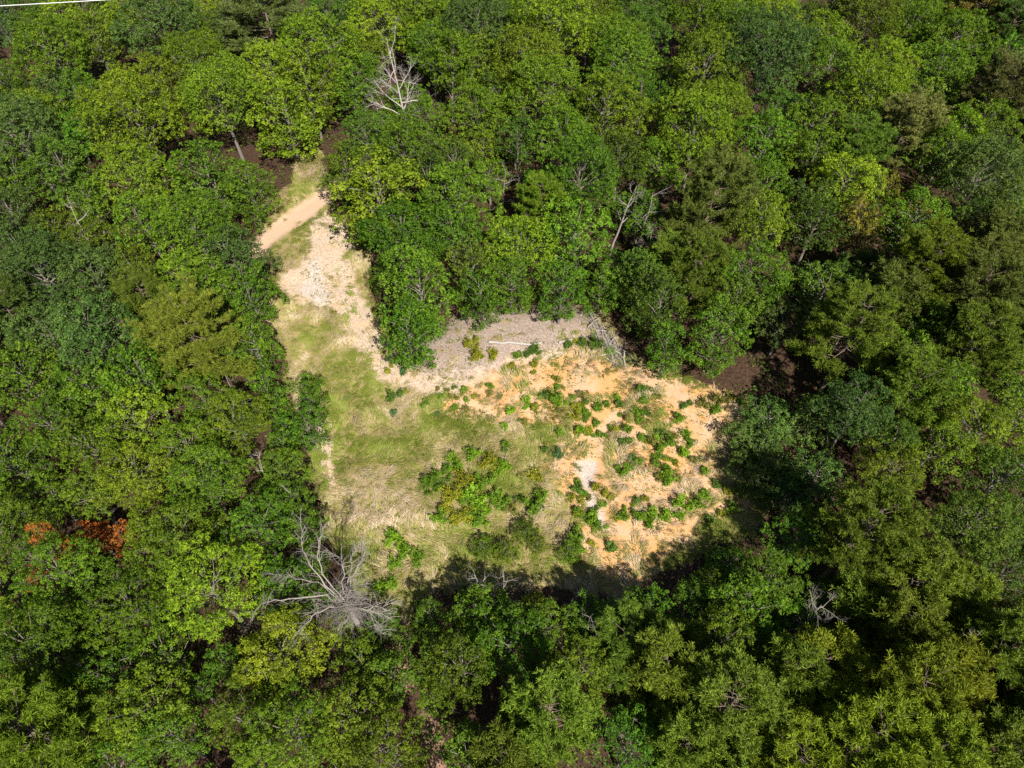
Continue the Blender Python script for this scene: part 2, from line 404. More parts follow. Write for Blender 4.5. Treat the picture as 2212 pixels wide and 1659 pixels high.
def make_shrub(R, seed, hgt=.9, leaf=.15):
    r = np.random.default_rng(seed); tb = Tubes(); P, N, TI = [], [], []
    ns = int(9 + 9 * R)
    for i in range(ns):
        th = r.uniform(0, 6.283); rad = R * math.sqrt(r.uniform(0, 1)) * .85
        e = np.array([rad * math.cos(th), rad * math.sin(th), R * hgt * r.uniform(.55, 1.15) * (1.15 - .55 * (rad / R) ** 2)])
        b = np.array([e[0] * .2, e[1] * .2, -.08]); m = (b + e) / 2 + r.normal(scale=.06 * R, size=3)
        tt = np.linspace(0, 1, 4)[:, None]; st = (1 - tt) ** 2 * b + 2 * tt * (1 - tt) * m + tt ** 2 * e
        tb.add(st, [.02, .015, .01, .005], 3)
        nlf = int(34 + 26 * R)
        q = r.uniform(.3, 1.05, nlf); p = np.stack([np.interp(q, tt[:, 0], st[:, c]) for c in range(3)], 1)
        o = unit(r.normal(size=(nlf, 3)) + [0, 0, .3]) * r.uniform(.02, .20 + .07 * R, (nlf, 1))
        P.append(p + o); N.append(o * 3 + np.array([0, 0, .6]) + r.normal(scale=.4, size=o.shape)); TI.append(r.normal(.5 + r.normal(0, .1), .16, nlf))
    P, N, TI = map(np.concatenate, (P, N, TI)); P[:, 2] = np.maximum(P[:, 2], .03)
    v, q, t = leaf_quads(P, N, leaf * r.uniform(.7, 1.35, len(P)), .55, np.clip(TI, 0, 1), r)
    return mesh_from("shrub_foliage", v, quads=q, attrs={"tint": t}), tb.mesh("shrub_stems")

print('TIME %.1f' % (time.time() - T0))
# ------------------------------------------------------------------ kinds of trees
FAR_R, NEAR_R = (1.9, 2.7, 3.5, 4.5), (1.6, 2.3, 3.2)
BROAD = {}
for i, R in enumerate(FAR_R):
    for s in range(2): BROAD[("far", R, s)] = make_broadleaf(R, (.175, .185)[s], 100 + i * 10 + s, (0, .5, .2)[s], (1, .95, 1.12)[s], .95)
for i, R in enumerate(NEAR_R):
    for s in range(3 if R < 3 else 2): BROAD[("near", R, s)] = make_broadleaf(R, (.125, .135, .12)[s], 300 + i * 10 + s, (.1, .4, .25)[s], (1, .94, 1.1)[s], 1.0)
for s in range(2):
    for R in (1.9, 2.8): BROAD[("edge", R, s)] = make_broadleaf(R, .17, 800 + s + int(R * 10), .3, 1.0, .9, 1.0)
    BROAD[("low", 2.2, s)] = make_broadleaf(2.2, .14, 850 + s, .5, 1.0, .9, .6, 3.4)
PINE = {}
PINE_R = (1.6, 2.2, 2.9, 3.7)
for i, R in enumerate(PINE_R):
    for s in range(3): PINE[(R, s)] = make_pine(R, 500 + i * 10 + s, 1.0, (0, .3, .8)[s])
COLS = {'o': (.092, .162, .009), 'y': (.132, .208, .010), 'g': (.070, .150, .009), 'd': (.060, .115, .011), 't': (.062, .115, .021),
        'b': (.165, .140, .016), 'r': (.34, .125, .020), 'l': (.072, .130, .022), 's': (.105, .175, .011),
        'po': (.112, .172, .017), 'py': (.140, .195, .013), 'pd': (.085, .118, .020), 'pg': (.135, .158, .040), 'pb': (.17, .155, .03)}
CNAME = {'o': 'olive-green', 'y': 'yellow-green', 'g': 'mid-green', 'd': 'dark green', 't': 'blue-green', 'l': 'low blue-green', 's': 'low leafy', 'b': 'russet-tinged', 'r': 'orange-leaved',
         'po': 'olive', 'py': 'yellowish', 'pd': 'dark', 'pg': 'greyish', 'pb': 'brownish'}

# crown centre on the survey tile (x, y), crown radius there, colour; p.. = pine
TREES = {
1: [(1030,150,200,'t'),(560,60,170,'y'),(410,210,110,'y'),(350,330,190,'o'),(200,150,120,'d'),(60,80,100,'d'),(50,220,90,'t'),(620,260,160,'o'),(830,260,170,'o'),(1450,60,130,'y'),
    (1740,150,220,'pg'),(2130,120,150,'d'),(2050,370,190,'y'),(1250,380,190,'o'),(1450,390,180,'o'),(1150,480,140,'g'),(1480,230,130,'d'),(500,450,170,'o'),(150,450,160,'o'),(350,560,140,'t'),
    (1350,500,150,'g'),(1000,560,170,'o'),(750,590,120,'y'),(1750,470,170,'y'),(1850,690,190,'y'),(1450,680,200,'o'),(1200,650,120,'g'),(330,660,130,'o'),(550,620,130,'g'),(230,720,140,'o'),
    (80,600,120,'o'),(900,800,230,'y'),(740,1000,160,'y'),(1250,800,130,'g'),(1150,950,170,'g'),(1450,900,150,'d'),(130,880,220,'t'),(300,960,170,'d'),(100,1080,190,'t'),(600,850,150,'g'),
    (1350,1100,190,'g'),(1560,1180,180,'t'),(1800,1150,140,'g'),(900,1130,190,'o'),(700,1180,170,'g'),(400,1130,180,'d'),(800,1320,190,'g'),(1150,1250,170,'g'),(1250,1440,220,'g'),(1560,1400,190,'t'),
    (1550,1590,180,'t'),(550,1310,140,'o'),(120,1240,150,'o'),(350,1470,130,'o'),(100,1450,160,'t'),(400,1600,150,'t'),(960,1500,160,'g'),(930,1610,120,'o'),(620,1590,150,'o'),(1300,1610,150,'g'),
    (150,1610,150,'t'),(2130,900,170,'g'),(2180,1130,130,'g'),(2000,560,170,'o'),(1640,640,130,'o'),(1700,920,110,'d')],
2: [(250,100,190,'y'),(500,90,160,'o'),(470,200,90,'b'),(100,450,130,'g'),(60,130,110,'d'),(60,600,130,'g'),(150,320,140,'o'),(560,260,120,'g'),(590,360,130,'g'),(700,200,160,'o'),
    (700,470,160,'o'),(900,200,180,'t'),(1050,120,140,'o'),(1000,480,150,'g'),(850,380,150,'o'),(780,580,150,'o'),(1020,600,130,'d'),(1200,420,190,'o'),(1300,600,190,'o'),(1380,200,210,'y'),
    (1250,300,150,'y'),(1450,400,180,'o'),(1750,270,180,'o'),(1600,100,160,'o'),(1950,220,150,'d'),(1950,80,150,'d'),(1420,30,120,'g'),(2150,100,150,'o'),(1800,430,170,'g'),(1900,570,140,'y'),
    (1650,540,130,'g'),(1960,660,130,'g'),(2100,520,120,'d'),(1500,680,170,'o'),(1100,720,170,'o'),(870,720,160,'o'),(1000,830,150,'o'),(720,850,140,'g'),(540,820,140,'o'),(1350,730,130,'g'),
    (1700,750,180,'o'),(2100,300,150,'o'),(2000,470,140,'o'),(1950,800,160,'o'),(1800,900,150,'d'),(2150,850,150,'g'),(1450,900,160,'g'),(1600,1000,160,'d'),(1300,830,150,'o'),(400,1000,160,'g'),
    (600,1000,150,'o'),(200,950,150,'d'),(100,1030,120,'g'),(250,1210,240,'y'),(90,1310,150,'y'),(350,1480,190,'g'),(200,1600,140,'g'),(560,1200,140,'d'),(740,1080,130,'d'),(780,1290,200,'g'),
    (620,1420,160,'d'),(720,1510,180,'g'),(1090,1420,170,'y'),(950,1560,170,'o'),(1300,1370,130,'py'),(1150,1560,180,'y'),(1550,1230,210,'g'),(1660,1370,170,'g'),(1530,1510,180,'g'),(1370,1020,150,'d'),
    (1150,960,130,'d'),(1800,1060,160,'d'),(2050,1050,150,'o'),(2170,1000,130,'g'),(2130,1430,180,'po'),(700,30,130,'o'),(1200,40,120,'g'),(1780,40,130,'o'),(920,960,110,'o')],
3: [(100,100,180,'o'),(600,100,150,'y'),(350,100,150,'o'),(660,220,130,'y'),(950,80,130,'d'),(1200,120,180,'o'),(1500,130,160,'o'),(1650,60,130,'o'),(1900,70,150,'pb'),(2120,180,150,'pd'),
    (900,250,140,'o'),(1250,250,140,'d'),(1750,250,180,'o'),(1920,270,140,'g'),(2090,390,120,'g'),(540,440,240,'t'),(150,500,190,'o'),(380,270,140,'d'),(950,460,150,'g'),(830,490,110,'d'),
    (1270,440,170,'y'),(1200,570,200,'y'),(1090,770,110,'b'),(1330,740,110,'y'),(1400,870,190,'pg'),(1500,590,120,'d'),(1450,420,120,'g'),(1650,450,160,'o'),(1850,620,120,'b'),(1700,620,130,'o'),
    (2050,650,170,'pg'),(250,750,190,'o'),(620,730,140,'d'),(850,800,160,'o'),(1750,900,170,'y'),(1950,850,160,'o'),(2100,800,130,'g'),(80,900,190,'y'),(350,880,150,'d'),(500,950,160,'o'),
    (700,950,150,'d'),(860,1000,150,'o'),(400,1090,160,'d'),(1000,1100,130,'g'),(1130,960,150,'po'),(1050,1190,170,'y'),(1330,1110,140,'g'),(1650,1050,170,'o'),(1880,1000,140,'y'),(1930,1190,200,'t'),
    (1780,1350,160,'t'),(2110,1050,140,'o'),(1290,1260,110,'b'),(250,1190,140,'d'),(500,1230,170,'o'),(850,1280,150,'d'),(170,1350,210,'pd'),(680,1480,160,'g'),(480,1450,170,'o'),(750,1340,110,'pd'),
    (1120,1470,130,'b'),(1240,1480,120,'pb'),(1000,1370,150,'o'),(1500,1440,200,'o'),(1450,1610,190,'o'),(1900,1500,140,'d'),(2050,1610,150,'pd'),(2160,1500,130,'g'),(2150,1330,140,'y'),(860,1450,150,'d'),
    (1540,320,130,'o'),(2100,60,120,'pb'),(1170,310,90,'d'),(1560,880,130,'d')],
4: [(250,100,230,'t'),(600,130,190,'t'),(100,290,190,'t'),(420,280,190,'t'),(700,270,150,'t'),(300,500,190,'t'),(650,560,210,'t'),(480,670,150,'t'),(850,620,130,'t'),(950,320,150,'po'),
    (1250,520,230,'po'),(1450,510,180,'po'),(1180,680,170,'po'),(1430,700,140,'po'),(900,130,150,'o'),(1200,130,180,'o'),(1450,160,170,'o'),(1350,300,170,'o'),(1700,200,150,'g'),(1640,330,140,'g'),
    (1690,560,140,'g'),(1850,560,100,'d'),(1830,690,120,'g'),(60,420,120,'pd'),(180,650,150,'po'),(150,800,180,'o'),(450,740,150,'g'),(580,850,170,'g'),(700,980,160,'g'),(950,830,180,'o'),
    (1200,850,180,'y'),(1040,960,180,'o'),(1300,1000,170,'o'),(900,1100,170,'y'),(1600,940,170,'y'),(1830,850,100,'g'),(2020,880,95,'g'),(1500,1080,190,'o'),(1780,1050,150,'o'),(1980,1090,90,'g'),
    (1650,1210,180,'o'),(1860,1200,140,'g'),(390,910,120,'d'),(190,960,160,'o'),(150,1130,170,'g'),(360,1090,160,'g'),(620,1150,120,'po'),(600,1260,170,'o'),(800,1230,170,'y'),(1000,1200,180,'o'),
    (1210,1270,180,'o'),(1420,1300,170,'o'),(900,1400,190,'o'),(1110,1440,180,'o'),(1350,1490,190,'o'),(1600,1400,170,'g'),(1800,1360,160,'g'),(1970,1400,120,'g'),(100,1330,180,'o'),(310,1400,170,'o'),
    (660,1380,160,'y'),(500,1470,150,'d'),(140,1520,170,'o'),(720,1560,180,'o'),(1000,1590,170,'o'),(1560,1580,160,'o'),(1800,1560,150,'g'),(2020,1590,110,'g'),(60,150,120,'t')],
5: [(300,130,170,'g'),(500,210,200,'g'),(290,300,120,'g'),(680,140,120,'y'),(700,290,110,'y'),(430,480,160,'g'),(600,570,110,'g'),(950,220,150,'g'),(1100,130,150,'g'),(1150,350,150,'y'),
    (950,380,120,'g'),(1350,430,130,'g'),(1430,250,150,'g'),(1260,220,120,'y'),(1420,100,140,'g'),(850,80,130,'d'),(1690,170,110,'g'),(1960,150,150,'d'),(2060,300,160,'d'),(1960,430,130,'g'),
    (1930,570,110,'g'),(2110,600,120,'g'),(2180,450,130,'d'),(1800,60,110,'d'),(1050,480,100,'y'),(60,130,60,'o')],
6: [(450,100,200,'g'),(660,200,180,'g'),(100,120,150,'po'),(300,230,110,'y'),(530,290,170,'t'),(660,430,140,'t'),(330,340,130,'d'),(250,500,170,'g'),(110,600,140,'g'),(270,680,140,'g'),
    (900,220,160,'d'),(1040,150,130,'d'),(1250,160,160,'po'),(1100,520,230,'po'),(1210,660,220,'py'),(1050,780,180,'po'),(1160,910,170,'po'),(1500,120,220,'py'),(1660,260,200,'po'),(1850,300,190,'pd'),
    (1580,470,140,'g'),(1450,620,140,'y'),(1900,150,170,'pd'),(2000,460,170,'po'),(1850,620,190,'po'),(2060,700,160,'po'),(1560,720,120,'d'),(1400,780,120,'pd'),(1450,910,170,'po'),(760,640,140,'d'),
    (720,860,120,'d'),(560,1060,150,'l'),(400,1160,180,'l'),(610,1250,150,'l'),(480,1360,180,'l'),(290,1270,110,'l'),(850,1050,160,'l'),(1090,1050,180,'t'),(1210,1180,170,'g'),(950,1250,150,'o'),
    (1100,1290,160,'g'),(1500,1050,160,'o'),(1660,900,170,'o'),(1900,950,170,'g'),(1850,1150,190,'o'),(1960,1290,170,'g'),(1620,1270,160,'o'),(1650,1390,110,'b'),(2110,1100,150,'o'),(1350,1210,130,'d'),
    (1360,1380,160,'o'),(850,1450,170,'l'),(1010,1530,160,'t'),(700,1540,140,'l'),(1240,1500,120,'g'),(2020,1480,180,'d'),(2160,1560,130,'d'),(1280,330,140,'pd'),(2160,250,130,'pd'),(2150,900,130,'o')],
7: [(350,180,80,'r'),(60,150,200,'o'),(620,100,220,'o'),(900,110,220,'o'),(1150,220,230,'o'),(750,300,210,'o'),(1450,220,210,'g'),(1680,110,180,'g'),(420,420,240,'o'),(140,430,220,'o'),
    (680,500,220,'o'),(950,400,200,'o'),(150,680,240,'y'),(430,640,220,'o'),(850,640,220,'o'),(1400,520,250,'y'),(650,800,210,'g'),(1840,470,150,'g'),(300,850,230,'o'),(70,880,200,'o'),
    (530,980,210,'g'),(850,900,190,'g'),(1090,930,140,'o'),(1270,930,130,'o'),(1880,880,230,'y'),(2060,1000,190,'o'),(200,1090,230,'g'),(460,1200,220,'g'),(720,1100,190,'g'),(960,1290,200,'o'),
    (1250,1230,180,'o'),(680,1330,200,'g'),(90,1280,190,'o'),(300,1490,260,'py'),(600,1510,200,'py'),(80,1560,170,'py'),(1150,1490,190,'g'),(1600,1370,210,'o'),(1830,1260,220,'o'),(1900,1490,240,'o'),
    (2110,1370,200,'o'),(1400,1590,140,'po'),(1690,1600,180,'o'),(900,1560,180,'g'),(1440,980,100,'g')],
8: [(920,200,80,'s'),(1070,240,80,'s'),(1190,100,80,'s'),(1270,180,55,'s'),(1490,230,75,'s'),(760,450,130,'o'),(900,580,180,'o'),(830,740,190,'o'),(640,850,140,'g'),(1110,620,180,'o'),(1330,400,140,'g'),(1260,570,80,'y'),
    (1460,530,180,'o'),(1630,480,140,'g'),(1340,730,190,'o'),(1090,850,210,'o'),(790,990,190,'o'),(1300,960,190,'o'),(1520,800,180,'o'),(1560,1010,160,'o'),(1850,690,230,'po'),(1830,940,190,'po'),
    (2060,850,190,'po'),(1910,450,150,'g'),(2090,440,140,'g'),(2110,1060,170,'po'),(600,1130,140,'y'),(800,1190,160,'y'),(960,1150,140,'o'),(750,1370,110,'g'),(400,690,95,'g'),(100,920,170,'o'),
    (300,1060,150,'g'),(420,1220,120,'g'),(90,1310,220,'o'),(350,1370,180,'o'),(310,1540,210,'o'),(800,1560,160,'g'),(1350,1400,230,'po'),(1250,1560,220,'po'),(1550,1590,190,'po'),(1900,1360,210,'g'),
    (1850,1550,210,'g'),(2090,1450,190,'g'),(1040,1610,140,'po'),(560,1000,110,'o')],
9: [(1150,150,250,'po'),(1310,340,190,'po'),(760,120,170,'g'),(640,260,140,'s'),(200,150,130,'s'),(1600,150,160,'g'),(1710,280,160,'o'),(1900,100,220,'d'),(2110,210,190,'d'),(2050,410,170,'d'),
    (350,390,190,'g'),(560,430,160,'g'),(240,530,180,'o'),(450,620,180,'o'),(610,760,150,'g'),(250,810,180,'o'),(60,660,150,'po'),(80,950,170,'po'),(1500,450,200,'po'),(1660,660,200,'po'),
    (1440,760,180,'po'),(1900,710,200,'pb'),(2010,900,210,'po'),(2150,610,140,'g'),(900,980,190,'py'),(1210,970,220,'py'),(1090,1260,240,'py'),(1440,1210,240,'py'),(1200,1510,260,'py'),(1640,1080,190,'py'),
    (1700,1420,230,'py'),(1540,1610,200,'py'),(310,1250,240,'po'),(470,1470,240,'po'),(240,1570,190,'po'),(620,1100,150,'po'),(2070,1560,200,'po'),(2170,1370,120,'po'),(1880,1600,170,'po'),(760,1250,140,'po')]}
HOLES = [T(1, 690, 1430) + (9,), T(6, 1600, 1560) + (30,), T(8, 1850, 1190) + (22,), T(9, 2030, 1260) + (20,), T(6, 480, 700) + (14,), T(8, 430, 950) + (11,), T(8, 590, 1400) + (14,), T(8, 920, 1380) + (12,),
         T(7, 1650, 790) + (13,), T(1, 1960, 1050) + (14,), T(2, 1120, 1260) + (14,), T(6, 640, 820) + (16,), T(7, 1080, 700) + (14,), T(2, 1680, 1440) + (10,), T(8, 640, 1570) + (12,), T(1, 1680, 920) + (12,), T(1, 2170, 760) + (8,)]

def height(R, c): return 1.6 + .8 * R if c in 'ls' else ((4.5 + 2.2 * R) if c[0] == 'p' else (3.5 + 2.1 * R))
TR = []                                                        # x, y, R, H, colour
def consider(u, v, rp, c, auto=False):
    pine = c[0] == 'p'
    z = 6.0
    for _ in range(4):
        s = scale_at(u, v, z); R = rp / s
        R = min(max(R, .9), 5.2); H = height(R, c); z = H * .62
    p = at(u, v, z)
    TR.append([p[0], p[1], R, H, c])
for i, L in TREES.items():
    for x, y, rp, c in L:
        u, v = T(i, x, y); consider(u, v, rp / 2.1602 / 3 * 1.22, c)
# no crown may stand in front of the open floor that one can see, nor root in it, unless it truly grows there
IN_CLEAR = [T(8, 920, 200), T(8, 1070, 240), T(8, 1190, 100), T(8, 1270, 180), T(8, 1490, 230), T(4, 2020, 880), T(4, 1980, 1090)]
def foot(x, y, z): f = CAM_H / (CAM_H - z); return x * f, y * f     # where the line of sight over (x, y, z) meets the ground
def push_out(t, cover=.85, root=.1):
    for _ in range(60):
        fx, fy = foot(t[0], t[1], t[3] * .62)
        north = t[0] > -13 and t[1] > 40
        cover = .55 if north or t[4] == 'l' else 1.12
        root = -.9 if north else .1
        d1 = clear_d(fx, fy) + cover * t[2]; d2 = clear_d(t[0], t[1]) + root
        if d1 <= 0 and d2 <= 0: return True
        px, py = (fx, fy) if d1 > d2 else (t[0], t[1])
        e = .3
        gx_ = clear_d(px + e, py) - clear_d(px - e, py); gy_ = clear_d(px, py + e) - clear_d(px, py - e); g = math.hypot(gx_, gy_) + 1e-6
        st = min(max(max(d1, d2) * .7, .05), .6)
        t[0] -= gx_ / g * st; t[1] -= gy_ / g * st
    return False
kept = []
for t in TR:
    uu, vv = proj((t[0], t[1], t[3] * .62))
    t.append(t[4] == 'r' or any((uu - a) ** 2 + (vv - b) ** 2 < 9 for a, b in IN_CLEAR))
    if t[4] == 'r': t[2], t[3] = .95, 9.5; p = at(uu, vv, 7.5); t[0], t[1] = p[0], p[1]
    sp_ = scale_at(uu, vv, t[3] * .62)
    if not t[5] and any(math.hypot(uu - a, vv - b) < .75 * t[2] * sp_ for a, b, c_ in HOLES): continue
    if t[1] < 34 and clear_d(*foot(t[0], t[1], t[3] * .62)) > -4: t[3] *= .72; t[2] *= .88
    if t[5] or push_out(t): kept.append(t)
# one tree where several bunches of one crown were surveyed
TR = []; XY = np.zeros((0, 3))
for t in sorted(kept, key=lambda q: -q[2] - 9 * q[5]):
    if t[5] or not len(XY) or np.all(np.hypot(XY[:, 0] - t[0], XY[:, 1] - t[1]) > (.42 if t[4] == 'l' else .60) * (t[2] + XY[:, 2])):
        TR.append(t[:5]); XY = np.vstack([XY, [t[0], t[1], t[2]]])
N_MAN = len(TR); MAN = XY.copy()
# the wood closes up between the surveyed crowns
rr = np.random.default_rng(21)
HO = np.array(HOLES)
for _ in range(5000):
    u, v = rr.uniform(-45, 1069), rr.uniform(-12, 800)
    p = at(u, v, 6.0)
    ni = int(np.argmin((MAN[:, 0] - p[0]) ** 2 + (MAN[:, 1] - p[1]) ** 2))
    R = max(rr.uniform(.65, .95) * min(MAN[ni, 2], 3.6), 1.3)
    if np.any(np.hypot(XY[:, 0] - p[0], XY[:, 1] - p[1]) < (.80 if v < 400 else .70) * (R + XY[:, 2])): continue
    if np.any(np.hypot(u - HO[:, 0], v - HO[:, 1]) < HO[:, 2] + R * .8 * scale_at(u, v, 6.0)): continue
    c = TR[ni][4]; H = height(R, c) * rr.uniform(.75, .95)
    if clear_d(p[0], p[1]) > -1.0 or clear_d(*foot(p[0], p[1], H * .62)) > -R: continue
    TR.append([p[0], p[1], R, H, c]); XY = np.vstack([XY, [p[0], p[1], R]])
print("TREES", N_MAN, len(TR))

# where a thing is, in words that can be found in the picture
ZONES = [
 [(0, 0, 205, 110), "in the far wood under the white cable"],
 [(205, 0, 410, 110), "in the far wood beyond the dirt track"],
 [(410, 0, 620, 110), "in the far wood behind the tall bare tree"],
 [(620, 0, 820, 110), "in the far wood above the big blue-green crown"],
 [(820, 0, 1025, 130), "in the far wood by the leaning white snag"],
 [(0, 110, 140, 230), "in the back wood at the left border"],
 [(140, 110, 330, 230), "in the back wood left of the dirt track"],
 [(330, 110, 480, 250), "behind the track mouth by the tall bare tree"],
 [(480, 110, 640, 230), "in the wood behind the leaning grey snag"],
 [(640, 110, 840, 230), "in the back wood above the big pines"],
 [(840, 130, 1025, 260), "in the back wood at the right border"],
 [(0, 230, 140, 360), "in the blue-green stand at the left border"],
 [(140, 230, 300, 360), "between the left stand and the grassy clearing"],
 [(300, 230, 480, 380), "above the pale bank beside the sandy path"],
 [(480, 230, 620, 380), "just behind the bleached fallen log"],
 [(620, 230, 740, 400), "right of the brush pile above the orange soil"],
 [(740, 230, 1025, 400), "among the pines right of the orange soil"],
 [(0, 360, 160, 500), "in the left wood below the blue-green stand"],
 [(160, 360, 360, 500), "in the left wood along the grass edge"],
 [(690, 400, 850, 560), "in the blue-green thicket right of the sandy clearing"],
 [(850, 400, 1025, 560), "by the black hollow at the right border"],
 [(360, 400, 690, 560), "inside the clearing"],
 [(0, 500, 180, 640), "around the small orange-leaved tree at the left border"],
 [(180, 500, 380, 640), "left of the sprawling dead tree"],
 [(380, 540, 560, 660), "on the near edge of the clearing"],
 [(560, 540, 720, 660), "near the clearing below the orange soil"],
 [(720, 540, 1025, 660), "around the grey twiggy bare tree"],
 [(0, 640, 190, 999), "in the bottom left corner"],
 [(190, 640, 390, 999), "at the bottom left of the small dirt path"],
 [(390, 640, 560, 999), "at the bottom beside the small dirt path"],
 [(560, 640, 730, 999), "at the bottom below the black gap"],
 [(730, 640, 1100, 999), "in the bottom right corner"],
]
ORD = ["first", "second", "third", "fourth", "fifth", "sixth", "seventh", "eighth", "ninth", "tenth", "eleventh", "twelfth", "thirteenth", "fourteenth", "fifteenth", "sixteenth", "seventeenth", "eighteenth", "nineteenth", "twentieth"] + [f"{n}th" for n in range(21, 60)]
def zone_of(u, v):
    u, v = min(max(u, 0), 1023), min(max(v, 0), 767)
    best = None
    for (a, b, c, d), name in ZONES:
        if a <= u < c and b <= v < d: return name
        q = max(a - u, 0, u - c) + max(b - v, 0, v - d)
        if best is None or q < best[0]: best = (q, name)
    return best[1]
PENDING = []                                                   # object, describing words, u, v
def label_later(o, words, p): 
    u, v = proj(p); PENDING.append((o, words, u, v, zone_of(u, v)))
def write_labels():
    groups = {}
    for e in PENDING: groups.setdefault((e[1], e[4]), []).append(e)
    for (words, zone), L in groups.items():
        L.sort(key=lambda e: e[2])
        for i, e in enumerate(L):
            if len(L) == 1: e[0]["label"] = f"{words} {zone}"
            elif i == 0: e[0]["label"] = f"leftmost {words} {zone}"
            elif i == len(L) - 1: e[0]["label"] = f"rightmost {words} {zone}"
            else: e[0]["label"] = f"{ORD[i]} {words} from left {zone}"

rr = np.random.default_rng(5)
for x, y, R, H, c in TR:
    pine = c[0] == 'p'
    v = proj((x, y, H * .6))[1]
    if pine:
        cls = min(PINE_R, key=lambda q: abs(q - R)); cm, tm, h0 = PINE[(cls, int(rr.integers(0, 3)) if c != 'py' or v > 400 else 2)]
    else:
        st, rs = ("near", NEAR_R) if v > 400 else ("far", FAR_R)
        if c in 'ls': st, rs = "low", (2.2,)
        elif -3.5 < clear_d(x, y) and y > 30: st, rs = "edge", (1.9, 2.8)
        cls = min(rs, key=lambda q: abs(q - R)); cm, tm, h0 = BROAD[(st, cls, int(rr.integers(0, sum(q[0] == st and q[1] == cls for q in BROAD))))]
    e = bpy.data.objects.new("pine_tree" if pine else "broadleaf_tree", None); COL.objects.link(e)
    e.empty_display_size = .3
    s = R / cls
    e.location = (x, y, gz1(x, y)); e.rotation_euler = (rr.normal(0, .03), rr.normal(0, .03), rr.uniform(0, 6.283))
    e.scale = (s * rr.uniform(.93, 1.08), s * rr.uniform(.93, 1.08), H / h0 * rr.uniform(.88, 1.12))
    to = link("trunk", tm, M_PBARK if pine else M_BARK, e)
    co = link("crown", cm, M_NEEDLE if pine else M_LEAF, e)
    b = np.array(COLS[c]); j = rr.normal(0, 1, 3)
    b = b * (1 + .13 * j[0]) * np.array([1 + .10 * j[1], 1 + .03 * j[2], 1.0])
    co.color = (*np.clip(b, .004, .9), 1)
    size = "large " if R > 3.6 else ("small " if R < 1.7 else "")
    tag(e, None, "pine tree" if pine else "tree", "pines of the wood" if pine else "leafy trees of the wood")
    label_later(e, f"{size}{CNAME[c]} {'pine' if pine else 'leafy tree'}", (x, y, H * .62))

print('TIME %.1f' % (time.time() - T0))
# ------------------------------------------------------------------ bare and dead trees
def grow(tb, p, d, L, rad, depth, r, droop=0.0, nseg=5, fork=(3, 5), sides=4):
    pts = [p]; d = unit(d)
    for i in range(nseg):
        d = unit(d + r.normal(scale=.16, size=3) + np.array([0, 0, -droop * (i / nseg)]))
        pts.append(pts[-1] + d * L / nseg)
    pts = np.array(pts)
    tb.add(pts, np.linspace(rad, rad * .35, nseg + 1), sides if depth > 0 else 3)
    if depth > 0:
        for _ in range(int(r.integers(fork[0], fork[1] + 1))):
            q = r.uniform(.3, .98); s = np.array([np.interp(q * nseg, np.arange(nseg + 1), pts[:, c]) for c in range(3)])
            sd = unit(d + r.normal(scale=.62, size=3)); grow(tb, s, sd, L * r.uniform(.38, .65), rad * (1 - .6 * q) * .6, depth - 1, r, droop, 4, fork, sides)
def bare_tree(words, u, v, zt, H, spread, seed, lean=(0, 0), nl=9, depth=3, base=None, rad=.13, mat=None, name="bare_tree", droop=.0, label=None, low=.35):
    """(u, v) is the picture point of its top at height zt"""
    r = np.random.default_rng(seed)
    top = at(u, v, H); b = np.array([top[0] - lean[0], top[1] - lean[1], 0.0]); b[2] = gz1(b[0], b[1])
    e = bpy.data.objects.new(name, None); COL.objects.link(e); e.location = b
    n = 8; tt = np.linspace(0, 1, n)[:, None]
    tr = tt * np.array([lean[0], lean[1], H]) + np.cumsum(r.normal(scale=.10, size=(n, 3)), 0) * tt * [1, 1, .2]; tr[0] = (0, 0, -.25)
    tb = Tubes(); tb.add(tr, np.linspace(rad, rad * .22, n), 7); link("trunk", tb.mesh("bare_trunk"), mat or M_DEAD, e)
    for i in range(nl):
        f = low + (.98 - low) * (i + r.uniform(0, .9)) / nl
        p = np.array([np.interp(f, tt[:, 0], tr[:, c]) for c in range(3)]); th = i * 2.4 + r.normal(0, .4)
        d = np.array([math.cos(th), math.sin(th), .25 + .4 * f + r.normal(0, .2)])
        t2 = Tubes(); grow(t2, p, d, spread * r.uniform(.7, 1.15) * (1.25 - .7 * f), rad * (1 - .7 * f) * .55 + .012, depth, r, droop)
        link("limb", t2.mesh("bare_limb"), mat or M_DEAD, e)
    tag(e, label, "bare tree", "bare dead trees")
    return e
bare_tree("", *T(2, 320, 330), 0, 14.0, 4.6, 1, (-1.2, .6), 17, 3, label="tall bare grey tree with wide branching crown in the far wood", rad=.20, mat=M_LOG)
bare_tree("", *T(2, 240, 700), 0, 5.5, 2.6, 2, (-.8, .3), 7, 3, label="low bare sapling beneath the tall bare grey tree", rad=.08)
bare_tree("", *T(2, 1885, 1190), 0, 10.0, 2.2, 3, (1.6, 1.0), 8, 2, label="leaning pale dead trunk behind the brush pile", rad=.16, low=.5)
bare_tree("", *T(2, 2010, 1230), 0, 9.0, 2.6, 4, (.2, .2), 9, 3, label="bare branching dead crown right of the leaning pale trunk", rad=.12)
bare_tree("", *T(2, 2030, 1480), 0, 7.0, 1.8, 5, (0, .3), 8, 3, label="thin bare grey tree beside the leaning pale trunk", rad=.08)
bare_tree("", *T(2, 1050, 1110), 0, 6.5, 2.0, 6, (.2, .3), 7, 3, label="small bare tree over the red leaf litter in the back wood", rad=.08)
bare_tree("", *T(9, 930, 560), 0, 8.5, 2.3, 7, (-.3, .4), 11, 3, label="twiggy grey bare tree among the pines at the right", rad=.10)
bare_tree("", *T(9, 2020, 1130), 0, 6.5, 1.5, 8, (.2, .2), 7, 2, label="white bare branches over the black hollow at the bottom right", rad=.06, mat=M_LOG)
